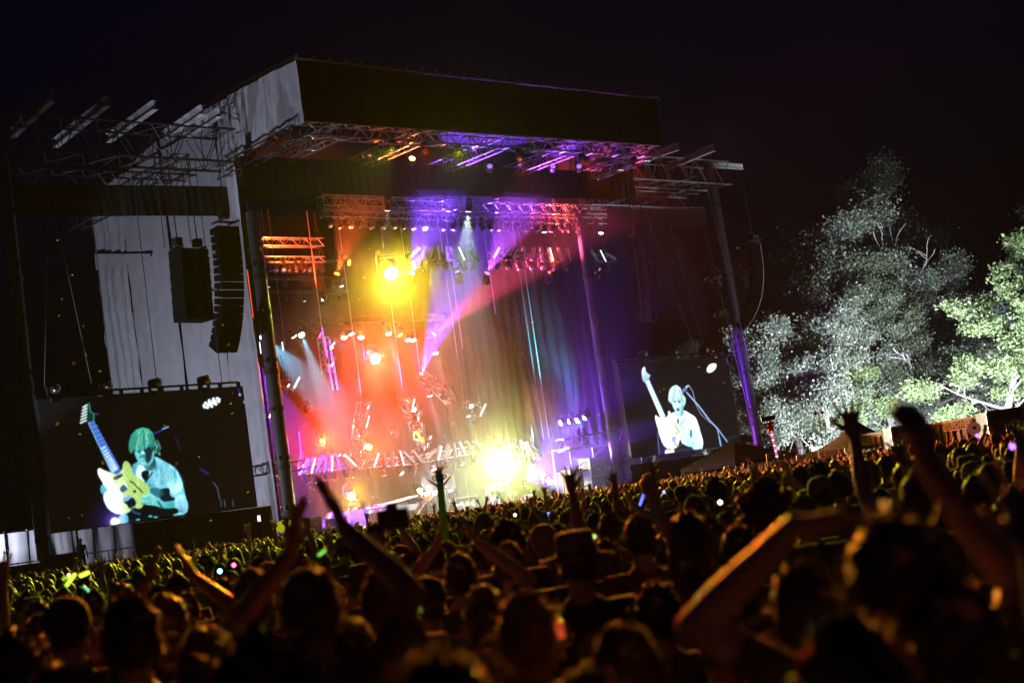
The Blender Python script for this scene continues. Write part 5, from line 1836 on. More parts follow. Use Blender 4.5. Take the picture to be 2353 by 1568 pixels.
# tilted pods
for x0, y0, x1, y1, d_, lab in ((742, 775, 752, 856, 8, 'hanging pod with violet tubes left of the red lamp'), (832, 925, 815, 1048, 8, 'tall tilted pod in front of the red haze'), (928, 918, 975, 1032, 8, 'leaning pod right of the tall tilted one'),
                                (966, 858, 1035, 922, 8, 'dark tilted pod below the violet cone'), (1066, 928, 1104, 948, 8, 'small pod above the dazzling cluster'), (622, 900, 603, 962, 6, 'white-lit pod beside the pale wall'), (665, 876, 655, 900, 8, 'small dark pod right of the near steel pole')):
    a, b = T3(x0, y0, x1, y1, d_)
    o, L = lamp_truss(a, b, lab, M_ALU, bars=0, w=0.5, group='tilted lamp pods')
    n = max(2, int(L.length / 0.8))
    for k in range(n):
        t = (k + 0.5) / n
        c = child('led_bar', BAR_OFF, o, L * t + Vector((0.3, -0.3, 0)), (rad(random.uniform(-30, 30)), rad(random.uniform(20, 70)), rad(random.uniform(-40, 40))))
        child('led_cells', BAR_CELL if random.random() < 0.35 else BAR_DIM, c)
    for k in range(max(2, n)):
        t = (k + 0.5) / max(2, n)
        p = Vector(a) + L * t + Vector((random.uniform(-0.5, 0.5), -0.3, random.uniform(-0.3, 0.2)))
        fixture(W(*p), W(*(p + Vector((random.uniform(-3, 3), -2, random.uniform(-3, 1))))), WHITE, 8 if random.random() < 0.3 else 0, 0, label=ORDN[k] + ' lamp on the ' + lab, group='moving head lamps on the tilted pods', size=0.85)
    for t in (0.0, 1.0) if lab.startswith('hang') else (0.0,):
        q = Vector(a) + L * t
        cable((q.x, q.y, 21.3), (q.x, q.y, q.z), 0.03, ('upper' if t == 0 else 'lower') + ' hoist chain holding ' + lab, M_WIRE)
vt = MB()
for dx in (0, 0.35):
    vt.tube([(dx, 0, 0), (dx + 0.15, 0, -3.2)], 0.06, 5)
vt = vt.build('light_tubes', lensmat((0.5, 0.12, 1.0), 2))
vt.location = P3(745, 778, 7.6)
vt.rotation_euler = (0, 0, AL)
tag(vt, 'pair of violet light tubes on the hanging pod', 'light tubes')
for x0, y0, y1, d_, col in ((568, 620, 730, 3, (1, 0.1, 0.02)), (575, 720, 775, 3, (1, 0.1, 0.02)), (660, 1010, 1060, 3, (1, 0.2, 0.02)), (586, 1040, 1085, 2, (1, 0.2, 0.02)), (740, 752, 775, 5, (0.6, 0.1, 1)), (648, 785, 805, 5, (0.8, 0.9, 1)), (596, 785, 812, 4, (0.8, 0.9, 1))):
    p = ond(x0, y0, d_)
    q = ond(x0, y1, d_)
    t = MB().tube([(0, 0, 0), (0, 0, q[2] - p[2])], 0.035, 5).build('glowing_chain', lensmat(col, 1 if col[2] < 0.5 else 2))  # coloured light on the chains is put in as emission
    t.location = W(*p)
    tag(t, {568: 'upper orange-glowing chain left of the near steel pole', 575: 'lower orange-glowing chain left of the near steel pole', 660: 'orange-glowing chain low right of the near steel pole', 586: 'orange-glowing chain low left of the near steel pole', 740: 'violet-glowing chain above the hanging pod', 648: 'white-glowing chain right of the near steel pole', 596: 'white-glowing chain left of the near steel pole'}[x0], 'chain', 'chains with coloured light put in as glow')
# short moving lamps on top of the screens
for xs, side in (((140, 893), (265, 890), (375, 884), (487, 880)), 'left'), (((1525, 812), (1590, 808), (1655, 803), (1660, 806)), 'right'):
    for k, (x, y) in enumerate(xs):
        if side == 'right' and k == 3:
            continue
        sc_ = (-12.6, -10.0, -7.4, -4.7)[k] if side == 'left' else (27.5, 30.5, 33.6)[k]
        p = W(sc_, -1.0, 9.95)
        fixture(p, p + Vector((1.5, -1, -0.1)), None, 0, 0, label='unlit moving head lamp standing on the %s video screen, %s' % (side, ('first', 'second', 'third', 'fourth')[k] + ' from the left'), group='unlit lamps on top of the video screens', upright=True, size=1.25)

# ------------------------------------------------------------------ band and backline
def spot(s, d, z=1.5):
    return W(s, d, z)


def musician(pose, hair, s, d, label, z=1.5, rz=math.pi, scale=1.0):
    p = spot(s, d, z)
    return person(pose, hair, p, scale, AL + rz, label, 'musicians on the stage', M_SKIN[2], M_PALE_SHIRT, M_HAIR[2])


def guitar(p, rz, label, L=1.0, z=1.1, col=M_WOOD):
    o = empty('guitar', p, rz, label, 'guitar')
    b = MB()
    prof = [(-0.2, -0.17), (0.0, -0.2), (0.17, -0.14), (0.16, -0.02), (0.24, 0.1), (0.1, 0.06), (0.06, 0.1), (0.17, 0.17), (0.04, 0.19), (-0.1, 0.17), (-0.24, 0.08), (-0.26, -0.08)]
    b.prism(prof, -0.025, 0.025, 'y')
    b.build('body', col, o)
    MB().box((0.47 * L, 0, 0.0), (0.66 * L, 0.03, 0.055)).build('neck', M_CASE, o)
    MB().prism([(0.79 * L, -0.04), (0.98 * L, -0.06), (0.97 * L, 0.05), (0.79 * L, 0.04)], -0.012, 0.012, 'y').build('headstock', col, o)
    return o


musician('guitar', 'messy', 11.4, 3.0, 'bass player in pale clothes left of the drum kit')
g = guitar(spot(11.4, 3, 1.5 + 1.1) - Vector(DV * 0.26), AL + math.pi, 'long-necked bass held by the bass player', 1.25)
g.rotation_euler = (0, rad(-38), AL)
g.rotation_euler = Euler((0, rad(40), AL + math.pi))
musician('guitar', 'messy', 17.1, 3.0, 'guitarist in pale clothes below the dazzling lamp cluster')
g = guitar(spot(17.1, 3, 1.5 + 1.1) - Vector(DV * 0.26), AL, 'electric guitar held by the guitarist', 1.0)
g.rotation_euler = Euler((0, rad(-22), AL))
musician('drum', 'short', 14.9, 7.2, 'drummer seated behind the white drum kit', 1.75)
musician('keys', 'short', 7.2, 4.6, 'keyboard player standing at the keyboards', 1.5, math.pi * 0.8)

dr = empty('drum_kit', W(14.8, 6.2, 1.5), label='white drum kit with many cymbals on a riser', cat='drum kit')
MB().box((0, 0, 0.12), (4.2, 3.4, 0.24)).build('riser', M_DECK, dr)


def drum(c, r, h, rot=None, name='drum'):
    o = MB().lathe([(r, -h / 2), (r, h / 2)], (0, 0, 0), 18).build(name, M_DRUM, dr)
    hh = MB()
    for z in (-h / 2, h / 2):
        hh.lathe([(r + 0.012, z - 0.02), (r + 0.012, z + 0.02)], n=18)
    hp_ = hh.build('hoop', M_CHROME, o)
    o.location = c
    if rot:
        o.rotation_euler = rot
    st = MB().tube([(c[0], c[1], 0.24), (c[0], c[1], c[2])], 0.02, 5).build('stand', M_CHROME, dr)


drum((0.0, -0.5, 0.58), 0.3, 0.42, (math.pi / 2, 0, 0), 'bass_drum')
drum((-0.3, -0.35, 1.05), 0.15, 0.22, (0.35, 0, 0), 'tom')
drum((0.1, -0.35, 1.05), 0.16, 0.24, (0.35, 0, 0), 'tom')
drum((0.62, 0.1, 0.72), 0.21, 0.4, (0.1, 0, 0), 'floor_tom')
drum((1.0, 0.3, 0.72), 0.22, 0.42, (0.1, 0, 0), 'floor_tom')
drum((-0.6, 0.25, 0.8), 0.18, 0.16, (0.1, 0, 0), 'snare')
drum((-1.05, 0.1, 0.85), 0.15, 0.3, None, 'conga')
drum((-1.4, 0.3, 0.85), 0.16, 0.3, None, 'conga')
for k, (x, y, z, r, tl) in enumerate(((-0.95, -0.4, 1.3, 0.22, 0.3), (-0.5, -0.6, 1.5, 0.24, -0.2), (0.3, -0.65, 1.55, 0.22, 0.25), (0.75, -0.5, 1.45, 0.26, -0.3), (1.15, -0.2, 1.3, 0.22, 0.35), (-1.3, -0.2, 1.45, 0.2, -0.25), (1.45, 0.1, 1.5, 0.2, 0.2), (0.0, -0.75, 1.7, 0.15, 0.1))):
    c = MB().lathe([(r, 0), (r * 0.3, 0.03), (0.03, 0.05)], n=16).build('cymbal', M_CHROME, dr)
    c.location = (x, y, z)
    c.rotation_euler = (0.3, tl, 0)
    MB().tube([(x, y, 0.24), (x, y, z)], 0.016, 5).build('stand', M_CHROME, dr)


def micstand(s, d, h, label, boom=0.6, z=1.5, yaw=0.0):
    o = empty('microphone_stand', W(s, d, z), AL + yaw, label, 'microphone stand', 'microphone stands on the stage')
    m = MB()
    for k in range(3):
        a = k * 2.1
        m.tube([(0, 0, 0.12), (0.28 * math.cos(a), 0.28 * math.sin(a), 0.01)], 0.014, 4)
    m.build('tripod', M_CHROME, o)
    MB().tube([(0, 0, 0.1), (0, 0, h)], 0.016, 5).build('pole', M_CHROME, o)
    MB().tube([(0.2, 0, h - 0.08), (-boom, 0, h + 0.15)], 0.013, 5).build('boom', M_CHROME, o)
    MB().lathe([(0.018, -0.15), (0.024, -0.03), (0.03, 0.0), (0.022, 0.035)], (-boom - 0.02, 0, h + 0.13), 8).build('microphone', M_CASE, o)


micstand(11.0, 2.3, 1.5, 'microphone stand before the bass player')
micstand(17.7, 2.2, 1.5, 'microphone stand before the guitarist', 0.7)
micstand(12.8, 5.0, 2.5, 'tall boom stand reaching over the drum kit from the left', 0.5)
micstand(16.6, 5.4, 2.4, 'tall boom stand reaching over the drum kit from the right', 2.2)
micstand(7.2, 3.4, 1.5, 'microphone stand left of the keyboards')
micstand(8.6, 3.6, 1.5, 'microphone stand at the middle of the keyboards')

kb = empty('keyboard_rig', W(8.0, 4.0, 1.5), label='keyboard rig of organ, stacked keyboards and raised piano lid, lit red and white', cat='keyboards')
MB().box((-1.1, 0, 0.5), (1.3, 0.75, 1.0)).build('organ', M_CASE, kb)
MB().box((0.5, -0.1, 0.78), (1.5, 0.45, 0.13)).build('keyboard', M_PALE_SHIRT, kb)
MB().box((0.5, -0.05, 1.02), (1.4, 0.4, 0.1)).build('keyboard', M_PALE_SHIRT, kb)
MB().prism([(0.9, 1.0), (3.3, 1.32), (3.3, 1.38), (0.9, 1.12)], -0.4, 0.5, 'y').build('piano_lid', M_PALE_SHIRT, kb)
MB().prism([(1.0, 0.55), (3.0, 0.55), (3.2, 0.9), (1.0, 0.95)], -0.4, 0.6, 'y').build('piano', M_CASE, kb)
lg = MB()
for x in (-0.1, 1.1, 1.6, 2.8):
    lg.tube([(x, -0.1, 0), (x, -0.1, 0.9)], 0.04, 6)
lg.build('legs', M_CHROME, kb)
ky = MB()
for k in range(28):
    ky.box((-0.15 + k * 0.048, -0.28, 0.86), (0.04, 0.14, 0.03))
ky.build('keys', M_DRUM, kb)
ro = empty('rotary_cabinet', W(5.6, 4.2, 1.5), label='round lit drum-shaped cabinet left of the organ', cat='speaker')
MB().lathe([(0.5, -0.3), (0.5, 0.3)], (0, 0, 0.62), 18, rot=Matrix.Rotation(math.pi / 2, 3, 'X')).build('drum_shell', M_DRUM, ro)
MB().box((0, 0, 0.06), (0.8, 0.6, 0.12)).build('foot', M_CASE, ro)


def amp(s, d, w, h, label, z=1.5, cones=1, head=True):
    o = empty('amplifier', W(s, d, z), label=label, cat='amplifier', group='amplifiers behind the players')
    MB().box((0, 0, h / 2), (w, 0.45, h)).build('cabinet', M_CASE, o)
    g = MB()
    g.box((0, -0.235, h / 2), (w * 0.9, 0.02, h * 0.88))
    g.build('grille', M_SPK, o)
    c = MB()
    for k in range(cones):
        c.lathe([(0.2, 0.0), (0.17, 0.02), (0.06, -0.03)], ((k - (cones - 1) / 2) * 0.48, -0.25, h / 2), 14, rot=Matrix.Rotation(math.pi / 2, 3, 'X'))
    c.build('speaker_cone', M_CASE, o)
    if head:
        MB().box((0, 0, h + 0.13), (w * 0.9, 0.4, 0.24)).build('amp_head', M_PALE_SHIRT, o)
        kn = MB()
        for k in range(6):
            kn.lathe([(0.025, 0), (0.02, 0.03)], (-w * 0.35 + k * w * 0.14, -0.2, h + 0.15), 6, rot=Matrix.Rotation(math.pi / 2, 3, 'X'))
        kn.build('knobs', M_PLAST, o)


amp(9.2, 4.6, 0.75, 0.95, 'bass amplifier left of the bass player, one round cone', cones=1)
amp(10.3, 4.2, 1.0, 0.8, 'low wide amplifier directly behind the bass player', cones=2)
amp(16.9, 6.2, 1.9, 0.9, 'wide draped amplifier behind the guitarist', cones=3, head=False)
amp(18.9, 5.8, 0.7, 1.1, 'tall amplifier right of the guitarist', cones=1)
amp(20.3, 5.4, 0.6, 1.4, 'narrow rack amplifier below the round white lamp', cones=1, head=False)
for s_, d_, lab in ((15.6, 2.0, 'wedge monitor between the drum kit and the guitarist'), (12.2, 1.4, 'wedge monitor before the bass player'), (17.9, 1.4, 'wedge monitor before the guitarist')):
    o = empty('wedge_monitor', W(s_, d_, 1.5), label=lab, cat='monitor', group='wedge monitors on the stage')
    MB().prism([(-0.3, 0), (0.3, 0), (0.3, 0.18), (-0.12, 0.5), (-0.3, 0.42)], -0.4, 0.4, 'x').build('cabinet', M_CASE, o)
    o.rotation_euler = (0, 0, AL + 0.2)


def case(s, d, z, w, dep, h, label):
    o = empty('flight_case', W(s, d, z), label=label, cat='flight case', group='flight cases stacked at the stage right')
    MB().box((0, 0, h / 2), (w, dep, h)).build('shell', M_CASE, o)
    e = MB()
    for i in (-1, 1):
        for j in (-1, 1):
            e.box((i * w / 2, j * dep / 2, h / 2), (0.07, 0.07, h + 0.03))
            e.box((0, i * dep / 2, h / 2 + j * h / 2), (w + 0.03, 0.07, 0.07))
            e.box((i * w / 2, 0, h / 2 + j * h / 2), (0.07, dep + 0.03, 0.07))
    e.build('edging', M_ALU, o)
    l = MB()
    for i in (-0.28, 0.28):
        l.box((i * w, -dep / 2 - 0.02, h * 0.6), (0.14, 0.03, 0.16))
    l.box((0, -dep / 2 - 0.02, h * 0.35), (0.24, 0.03, 0.12))
    l.build('latches', M_ALU, o)


case(21.6, 1.0, 1.5, 1.0, 0.8, 0.75, 'small flight case on the left, carrying a loudspeaker box')
case(21.6, 1.0, 2.25, 1.0, 0.8, 0.85, 'loudspeaker box on the small flight case, a round badge on its front')
case(23.3, 1.0, 1.5, 1.0, 0.9, 1.05, 'lower left flight case of the big stack by the purple pole')
case(24.4, 1.0, 1.5, 1.0, 0.9, 1.05, 'lower right flight case of the big stack by the purple pole')
case(23.5, 1.0, 2.55, 1.3, 0.9, 1.1, 'large flight case on top of the big stack')
case(24.8, 1.3, 2.55, 0.9, 0.9, 0.8, 'dark flight case beside the large one on top of the stack')
case(2.2, 2.0, 1.5, 1.5, 0.8, 0.9, 'flight case at the stage left behind the near steel pole')
case(3.7, 2.0, 1.5, 1.0, 0.8, 0.7, 'smaller flight case right of the near steel pole')

# ------------------------------------------------------------------ trees
def leaf_mat(name, col, var=0.4):
    m = mat(name, col, 0.45, var=var, scale=0.9, trans=0.3)
    return m


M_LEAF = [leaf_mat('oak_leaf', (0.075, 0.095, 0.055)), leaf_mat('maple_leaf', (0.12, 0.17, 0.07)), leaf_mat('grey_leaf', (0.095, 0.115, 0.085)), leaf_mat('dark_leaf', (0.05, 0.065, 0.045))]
M_BARK = mat('bark', (0.16, 0.14, 0.13), 0.9, var=0.4, scale=5, bump=0.4)
M_DEAD = mat('dead_wood', (0.22, 0.2, 0.2), 0.8, var=0.3, scale=5)


def grow(rg, h, spread, levels, lean=0.0, first=0.28):
    """limb list [(points, radii)] and tips"""
    limbs, tips = [], []

    def limb(p, d, L, r, lev):
        n = 5
        pts, q = [p], p
        dd = d.copy()
        for i in range(n):
            dd = dd + rg.normal(0, 0.13, 3) + np.array([0, 0, 0.05])
            dd /= np.linalg.norm(dd)
            q = q + dd * L / n
            pts.append(q)
        limbs.append((pts, [r * (1 - 0.75 * i / n) for i in range(n + 1)]))
        if lev >= levels:
            tips.extend(pts[2:])
            return
        k = int(rg.integers(4, 6)) if lev else int(7 + h / 2.6)
        for j in range(k):
            t = (first + (1 - first) * (j + rg.uniform(0.2, 0.8)) / k) if lev == 0 else rg.uniform(0.3, 1.0)
            i = min(n - 1, int(t * n))
            b = pts[i] + (pts[i + 1] - pts[i]) * (t * n - i)
            a = j * 2.4 + rg.uniform(-0.5, 0.5)
            out = np.array([math.cos(a), math.sin(a), rg.uniform(0.05, 0.7)])
            if lev:
                out = dd * 0.7 + rg.normal(0, 0.6, 3)
            out /= np.linalg.norm(out)
            f = (1.15 - 0.75 * t) if lev == 0 else 0.55
            limb(b, out, (spread if lev == 0 else L) * f * rg.uniform(0.75, 1.15), max(0.02, r * (0.42 if lev == 0 else 0.5)), lev + 1)
        if lev == 0:
            tips.append(pts[-1])
    limb(np.array([0, 0, 0.0]), np.array([lean, 0, 1.0]), h * 0.95, 0.028 * h * 0.6, 0)
    return limbs, tips


def tree_meshes(seed, h, spread, leaf, per, lm, clump=0.8, levels=2, lean=0.0, first=0.2):
    rg = np.random.default_rng(seed)
    limbs, tips = grow(rg, h, spread, levels, lean, first)
    tm = MB()
    for k, (p, r) in enumerate(limbs):
        tm.tube(p, r, 7 if k == 0 else 4, False)
    trunk = tm.mesh('trunk', M_BARK)
    T_ = np.array(tips)
    n = len(T_) * per
    c = np.repeat(T_, per, 0) + rg.normal(0, clump * 0.5, (n, 3)) * np.array([1, 1, 0.65])
    u = rg.normal(0, 1, (n, 3))
    u /= np.linalg.norm(u, axis=1)[:, None]
    w = np.cross(u, rg.normal(0, 1, (n, 3)))
    w /= np.linalg.norm(w, axis=1)[:, None]
    s = leaf * rg.uniform(0.6, 1.35, n)[:, None]
    V = np.stack([c - u * s, c + w * s * 0.55 + u * s * 0.1, c + u * s, c - w * s * 0.55 + u * s * 0.1], 1).reshape(-1, 3)
    V[:, 2] = np.maximum(V[:, 2], 0.05)
    me = bpy.data.meshes.new('crown')
    me.vertices.add(n * 4)
    me.vertices.foreach_set('co', V.ravel())
    me.loops.add(n * 4)
    me.loops.foreach_set('vertex_index', np.arange(n * 4, dtype=np.int32))
    me.polygons.add(n)
    me.polygons.foreach_set('loop_start', np.arange(0, n * 4, 4, dtype=np.int32))
    me.materials.append(lm)
    me.update(calc_edges=True)
    me.validate()
    return trunk, me


TREES = [tree_meshes(1, 18, 5.2, 0.115, 230, M_LEAF[2], 1.1), tree_meshes(2, 20, 5.5, 0.115, 230, M_LEAF[0], 1.1), tree_meshes(3, 15, 4.2, 0.115, 230, M_LEAF[1], 0.7, first=0.12), tree_meshes(4, 12, 4.5, 0.115, 260, M_LEAF[2], 0.9, first=0.08)]


def tree(kind, X, Y, h, rz, label, group='floodlit trees beyond the fence', lm=None, wide=1.0):
    t, c = TREES[kind]
    base = (18, 20, 15, 12)[kind]
    o = empty('tree', (X, Y, -0.05), rz, label, 'tree', group)
    k = h / base
    o.scale = (k * wide, k * wide, k)
    child('trunk', t, o)
    cr = child('crown', c, o)
    if lm:
        cr.material_slots[0].link = 'OBJECT'
        cr.material_slots[0].material = lm


tree(2, 33.6, 104, 16.0, 0.4, 'bright yellow-green maple at the right, standing forward of the others', wide=1.1)
tree(2, 39.6, 104, 18.5, 2.1, 'pale green maple cut by the right edge of the photo', lm=M_LEAF[2], wide=1.1)
tree(3, 37.0, 110, 11.5, 1.0, 'low pale green tree between the two maples')
tree(3, 19.5, 112, 12.0, 0.2, 'low bright tree directly behind the purple screen')
tree(3, 22.6, 109, 12.5, 2.3, 'low bright tree right beside the steel pole by the trees')
tree(3, 25.6, 111, 11.0, 4.0, 'low bright bushy tree behind the light pole on a stick', lm=M_LEAF[1])
tree(3, 29.0, 113, 11.0, 5.2, 'low greyish tree behind the white tent')
tree(0, 23.6, 124, 19.0, 0.9, 'grey-green tree rising just right of the curved line array')
tree(0, 27.2, 122, 23.0, 3.3, 'tall grey-green tree with bare twigs, left of the dead tree')
tree(1, 31.0, 120, 19.0, 1.7, 'mid green tree below the dead tree')
tree(1, 31.8, 114, 16.0, 0.6, 'grey-green tree before the dead tree, left of the maples')
tree(1, 33.6, 130, 24.0, 4.4, 'dim tree behind the bright yellow-green maple')
tree(0, 35.2, 122, 17.0, 2.9, 'grey-green tree left of the bright yellow-green maple')
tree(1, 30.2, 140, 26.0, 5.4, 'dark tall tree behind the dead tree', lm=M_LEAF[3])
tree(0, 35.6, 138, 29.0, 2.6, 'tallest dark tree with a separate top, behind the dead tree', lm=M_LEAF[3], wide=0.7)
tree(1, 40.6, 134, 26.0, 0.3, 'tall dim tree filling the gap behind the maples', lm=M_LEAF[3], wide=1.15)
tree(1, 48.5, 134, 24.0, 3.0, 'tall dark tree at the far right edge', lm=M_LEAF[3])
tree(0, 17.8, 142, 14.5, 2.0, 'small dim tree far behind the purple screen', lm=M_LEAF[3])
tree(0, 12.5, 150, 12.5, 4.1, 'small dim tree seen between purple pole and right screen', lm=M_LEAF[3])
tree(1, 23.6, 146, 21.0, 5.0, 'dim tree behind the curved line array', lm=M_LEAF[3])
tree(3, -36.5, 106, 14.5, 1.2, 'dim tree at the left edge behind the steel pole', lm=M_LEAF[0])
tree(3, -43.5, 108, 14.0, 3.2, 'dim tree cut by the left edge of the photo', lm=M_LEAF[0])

# bare dead tree: pale limbs standing out of the crowns
M_DEADT = MB()
rg = np.random.default_rng(12)


def dead(X, Y, h, sp, seed, label, rz=0.0):
    """forking bare tree: sinuous limbs that keep splitting and thinning"""
    rg = np.random.default_rng(seed)
    limbs = []

    def fork(p, d, L, r, lev):
        pts, q, dd = [p], p, d
        for i in range(7):
            dd = dd + rg.normal(0, 0.16, 3) + np.array([0, 0, 0.07])
            dd = dd / np.linalg.norm(dd)
            q = q + dd * L / 7
            pts.append(q)
        limbs.append((pts, [r * (1 - 0.5 * i / 7) for i in range(8)]))
        if lev == 0:
            return
        for k in range(2 if lev < 4 else 3):
            a = rg.normal(0, 0.55, 3) * np.array([1, 1, 0.5])
            nd = dd + a
            fork(q if k < 2 else pts[4], nd / np.linalg.norm(nd), L * rg.uniform(0.5, 0.85), r * rg.uniform(0.4, 0.58), lev - 1)
    for sd_ in range(seed, seed + 60):
        rg = np.random.default_rng(sd_)
        limbs.clear()
        fork(np.array([0, 0, 0.0]), np.array([0.02, 0, 1.0]), h * 0.5, 0.16 * h / 20, 4)
        tp_ = np.array([p[-1] for p, r in limbs[1:]])
        if abs(tp_[:, 0].mean()) < 0.8 and abs(tp_[:, 1].mean()) < 1.5 and h * 1.1 < tp_[:, 2].max() < h * 1.4 and tp_[:, 0].std() > 0.1 * h and tp_[:, 2].min() > 0.5 * h:
            break
    o = empty('dead_tree', (X, Y, 0), rz, label, 'tree', 'bare trees among the crowns')
    m = MB()
    m.tube(limbs[0][0], limbs[0][1], 8, False)
    m.build('trunk', M_DEAD, o)
    m = MB()
    for p, r in limbs[1:]:
        m.tube(p, [max(0.028, x) for x in r], 4, False)
    m.build('limbs', M_DEAD, o)


dead(31.8, 118, 17.0, 3.0, 41, 'bare pale dead tree reaching above the crowns, middle of the tree line')
dead(29.2, 114, 10.5, 3.0, 15, 'small bare tree with long branches, below the tall dead tree', 2.2)
dead(25.4, 117, 12.0, 3.0, 8, 'thin bare tree beside the curved line array')

# ------------------------------------------------------------------ right-hand site furniture
tp = at(1965, 975, 70)
o = empty('tent', (tp[0], 70, 0), 0.35, 'white peaked event tent above the red-lit crowd', 'tent')
n = 12
tv = []
L = 2.3
for j in range(n + 1):
    t = j / n
    z = 2.0 + 1.35 * (1 - t) ** 1.8
    for k in range(24):
        a = 2 * math.pi * k / 24
        m_ = max(abs(math.cos(a)), abs(math.sin(a)))
        r_ = L * t * ((1 - t) + t / m_)
        tv.append((r_ * math.cos(a), r_ * math.sin(a), z))
tf = [(j * 24 + k, j * 24 + (k + 1) % 24, (j + 1) * 24 + (k + 1) % 24, (j + 1) * 24 + k) for j in range(n) for k in range(24)]
MB().add(tv, tf).build('canopy', mat('tent_canvas', (0.1, 0.085, 0.12), 0.8), o, smooth=True)
for i in (-1, 1):
    for j in (-1, 1):
        MB().tube([(i * L * 0.97, j * L * 0.97, 0), (i * L * 0.97, j * L * 0.97, 2.05)], 0.04, 6).build('leg', M_ALU, o)
o = empty('tent', (*at(1690, 1035, 84)[:2], 0), 0.6, 'low dark tent roof in front of the steel pole by the trees', 'tent')
MB().add([(-2.4, -2.4, 2.15), (2.4, -2.4, 2.15), (2.4, 2.4, 2.15), (-2.4, 2.4, 2.15), (0, 0, 3.3), (-2.4, -2.4, 1.9), (2.4, -2.4, 1.9), (2.4, 2.4, 1.9), (-2.4, 2.4, 1.9)],
         [(0, 1, 4), (1, 2, 4), (2, 3, 4), (3, 0, 4), (0, 5, 6, 1), (1, 6, 7, 2), (2, 7, 8, 3), (3, 8, 5, 0)]).build('canopy', mat('black_canvas', (0.01, 0.01, 0.011), 0.95, spec=0.05), o)
for i in (-1, 1):
    for j in (-1, 1):
        MB().tube([(i * 2.3, j * 2.3, 0), (i * 2.3, j * 2.3, 2.1)], 0.04, 6).build('leg', M_ALU, o)

M_CONT = mat('dark_container_paint', (0.045, 0.05, 0.06), 0.4, 0.3)
M_SIGN = mat('sign_white', (0.75, 0.75, 0.75), 0.6)
M_INK = mat('sign_ink', (0.015, 0.015, 0.02), 0.6)
# power container: long dark box running away to the left, louvred end facing us
c0 = at(2285, 975, 59)
c1 = at(1960, 1010, 70)
dv = Vector((c1[0] - c0[0], c1[1] - c0[1], 0))
ang = math.atan2(dv.y, dv.x)
Lc = dv.length


def container(p, ang, L, Wd, Hh, label, sign=False, louv=True):
    o = empty('generator_container', p, ang, label, 'container', 'generator containers beside the trees')
    MB().box((L / 2, -Wd / 2, Hh / 2), (L, Wd, Hh)).build('body', M_CONT, o)
    rb = MB()
    for k in range(int(L / 0.45)):
        rb.box((0.4 + k * 0.45, 0.03, Hh / 2), (0.12, 0.06, Hh - 0.3))
    rb.build('ribs', M_CONT, o)
    fr = MB()
    for y in (0, -Wd):
        fr.box((-0.02, y, Hh / 2), (0.12, 0.12, Hh + 0.04))
    fr.box((-0.02, -Wd / 2, Hh), (0.12, Wd, 0.12)).box((L / 2, 0.02, Hh), (L, 0.1, 0.12))
    fr.build('corner_posts', M_STEEL, o)
    if louv:
        for k in range(5):
            MB().box((-0.1, -Wd / 2, 0.75 + k * 0.33), (0.05, Wd - 0.35, 0.24), Matrix.Rotation(rad(28), 3, 'Y')).build('louvre', M_CASE, o)
    return o


# long side faces the camera (local -y flipped): use the mirrored angle so that the ribbed side looks at us
g1 = empty('generator_container', (c0[0], c0[1], 0), ang, 'long dark generator container with a POWER sign, at the right', 'container', 'generator containers beside the trees')
# local x runs away along the long side, local y points to the trees' far side or to us
ny_ = 1 if math.sin(ang + math.pi / 2) < 0 else -1
MB().box((Lc / 2, -ny_ * 1.2, 1.25), (Lc, 2.4, 2.5)).build('body', M_CONT, g1)
rb = MB()
for k in range(int(Lc / 0.5)):
    rb.box((0.5 + k * 0.5, ny_ * 0.03, 1.25), (0.13, 0.06, 2.2))
rb.build('ribs', M_CONT, g1)
cp = MB()
for x in (0, 0.9, 3.0):
    cp.box((x, ny_ * 0.05, 1.25), (0.1, 0.1, 2.5))
cp.box((Lc / 2, ny_ * 0.05, 2.5), (Lc, 0.1, 0.1))
cp.build('corner_posts', M_STEEL, g1)
q = at(2205, 975, 61.3)
sx = (Vector((q[0], q[1], 0)) - Vector((c0[0], c0[1], 0))).dot(dv.normalized())
sg_ = MB().box((0, 0, 0), (2.2, 0.04, 0.42)).build('sign', M_SIGN, g1)
sg_.location = (sx, ny_ * 0.11, q[2])
sg_['label'] = 'white framed sign reading ES POWER'
ink = MB().box((0, 0, 0), (2.1, 0.01, 0.33)).build('sign_panel', M_INK, sg_)
ink.location = (0, ny_ * 0.022, 0)
fc = bpy.data.curves.new('sign_text', 'FONT')
fc.body = 'ES POWER'
fc.size = 0.36
fc.align_x = 'CENTER'
fc.align_y = 'CENTER'
fc.extrude = 0.004
fc.materials.append(M_SIGN)
fo = bpy.data.objects.new('sign_text', fc)
COL.objects.link(fo)
tme = bpy.data.meshes.new_from_object(fo.evaluated_get(bpy.context.evaluated_depsgraph_get()))
bpy.data.objects.remove(fo)
tme.materials.clear()
tme.materials.append(M_SIGN)
fo = bpy.data.objects.new('sign_text', tme)
COL.objects.link(fo)
fo['kind'] = 'stuff'
fo.parent = sg_
fo.location = (0, ny_ * 0.033, 0)
fo.rotation_euler = (math.pi / 2, 0, 0 if ny_ < 0 else math.pi)
fo.scale = (1.15, 1, 1)
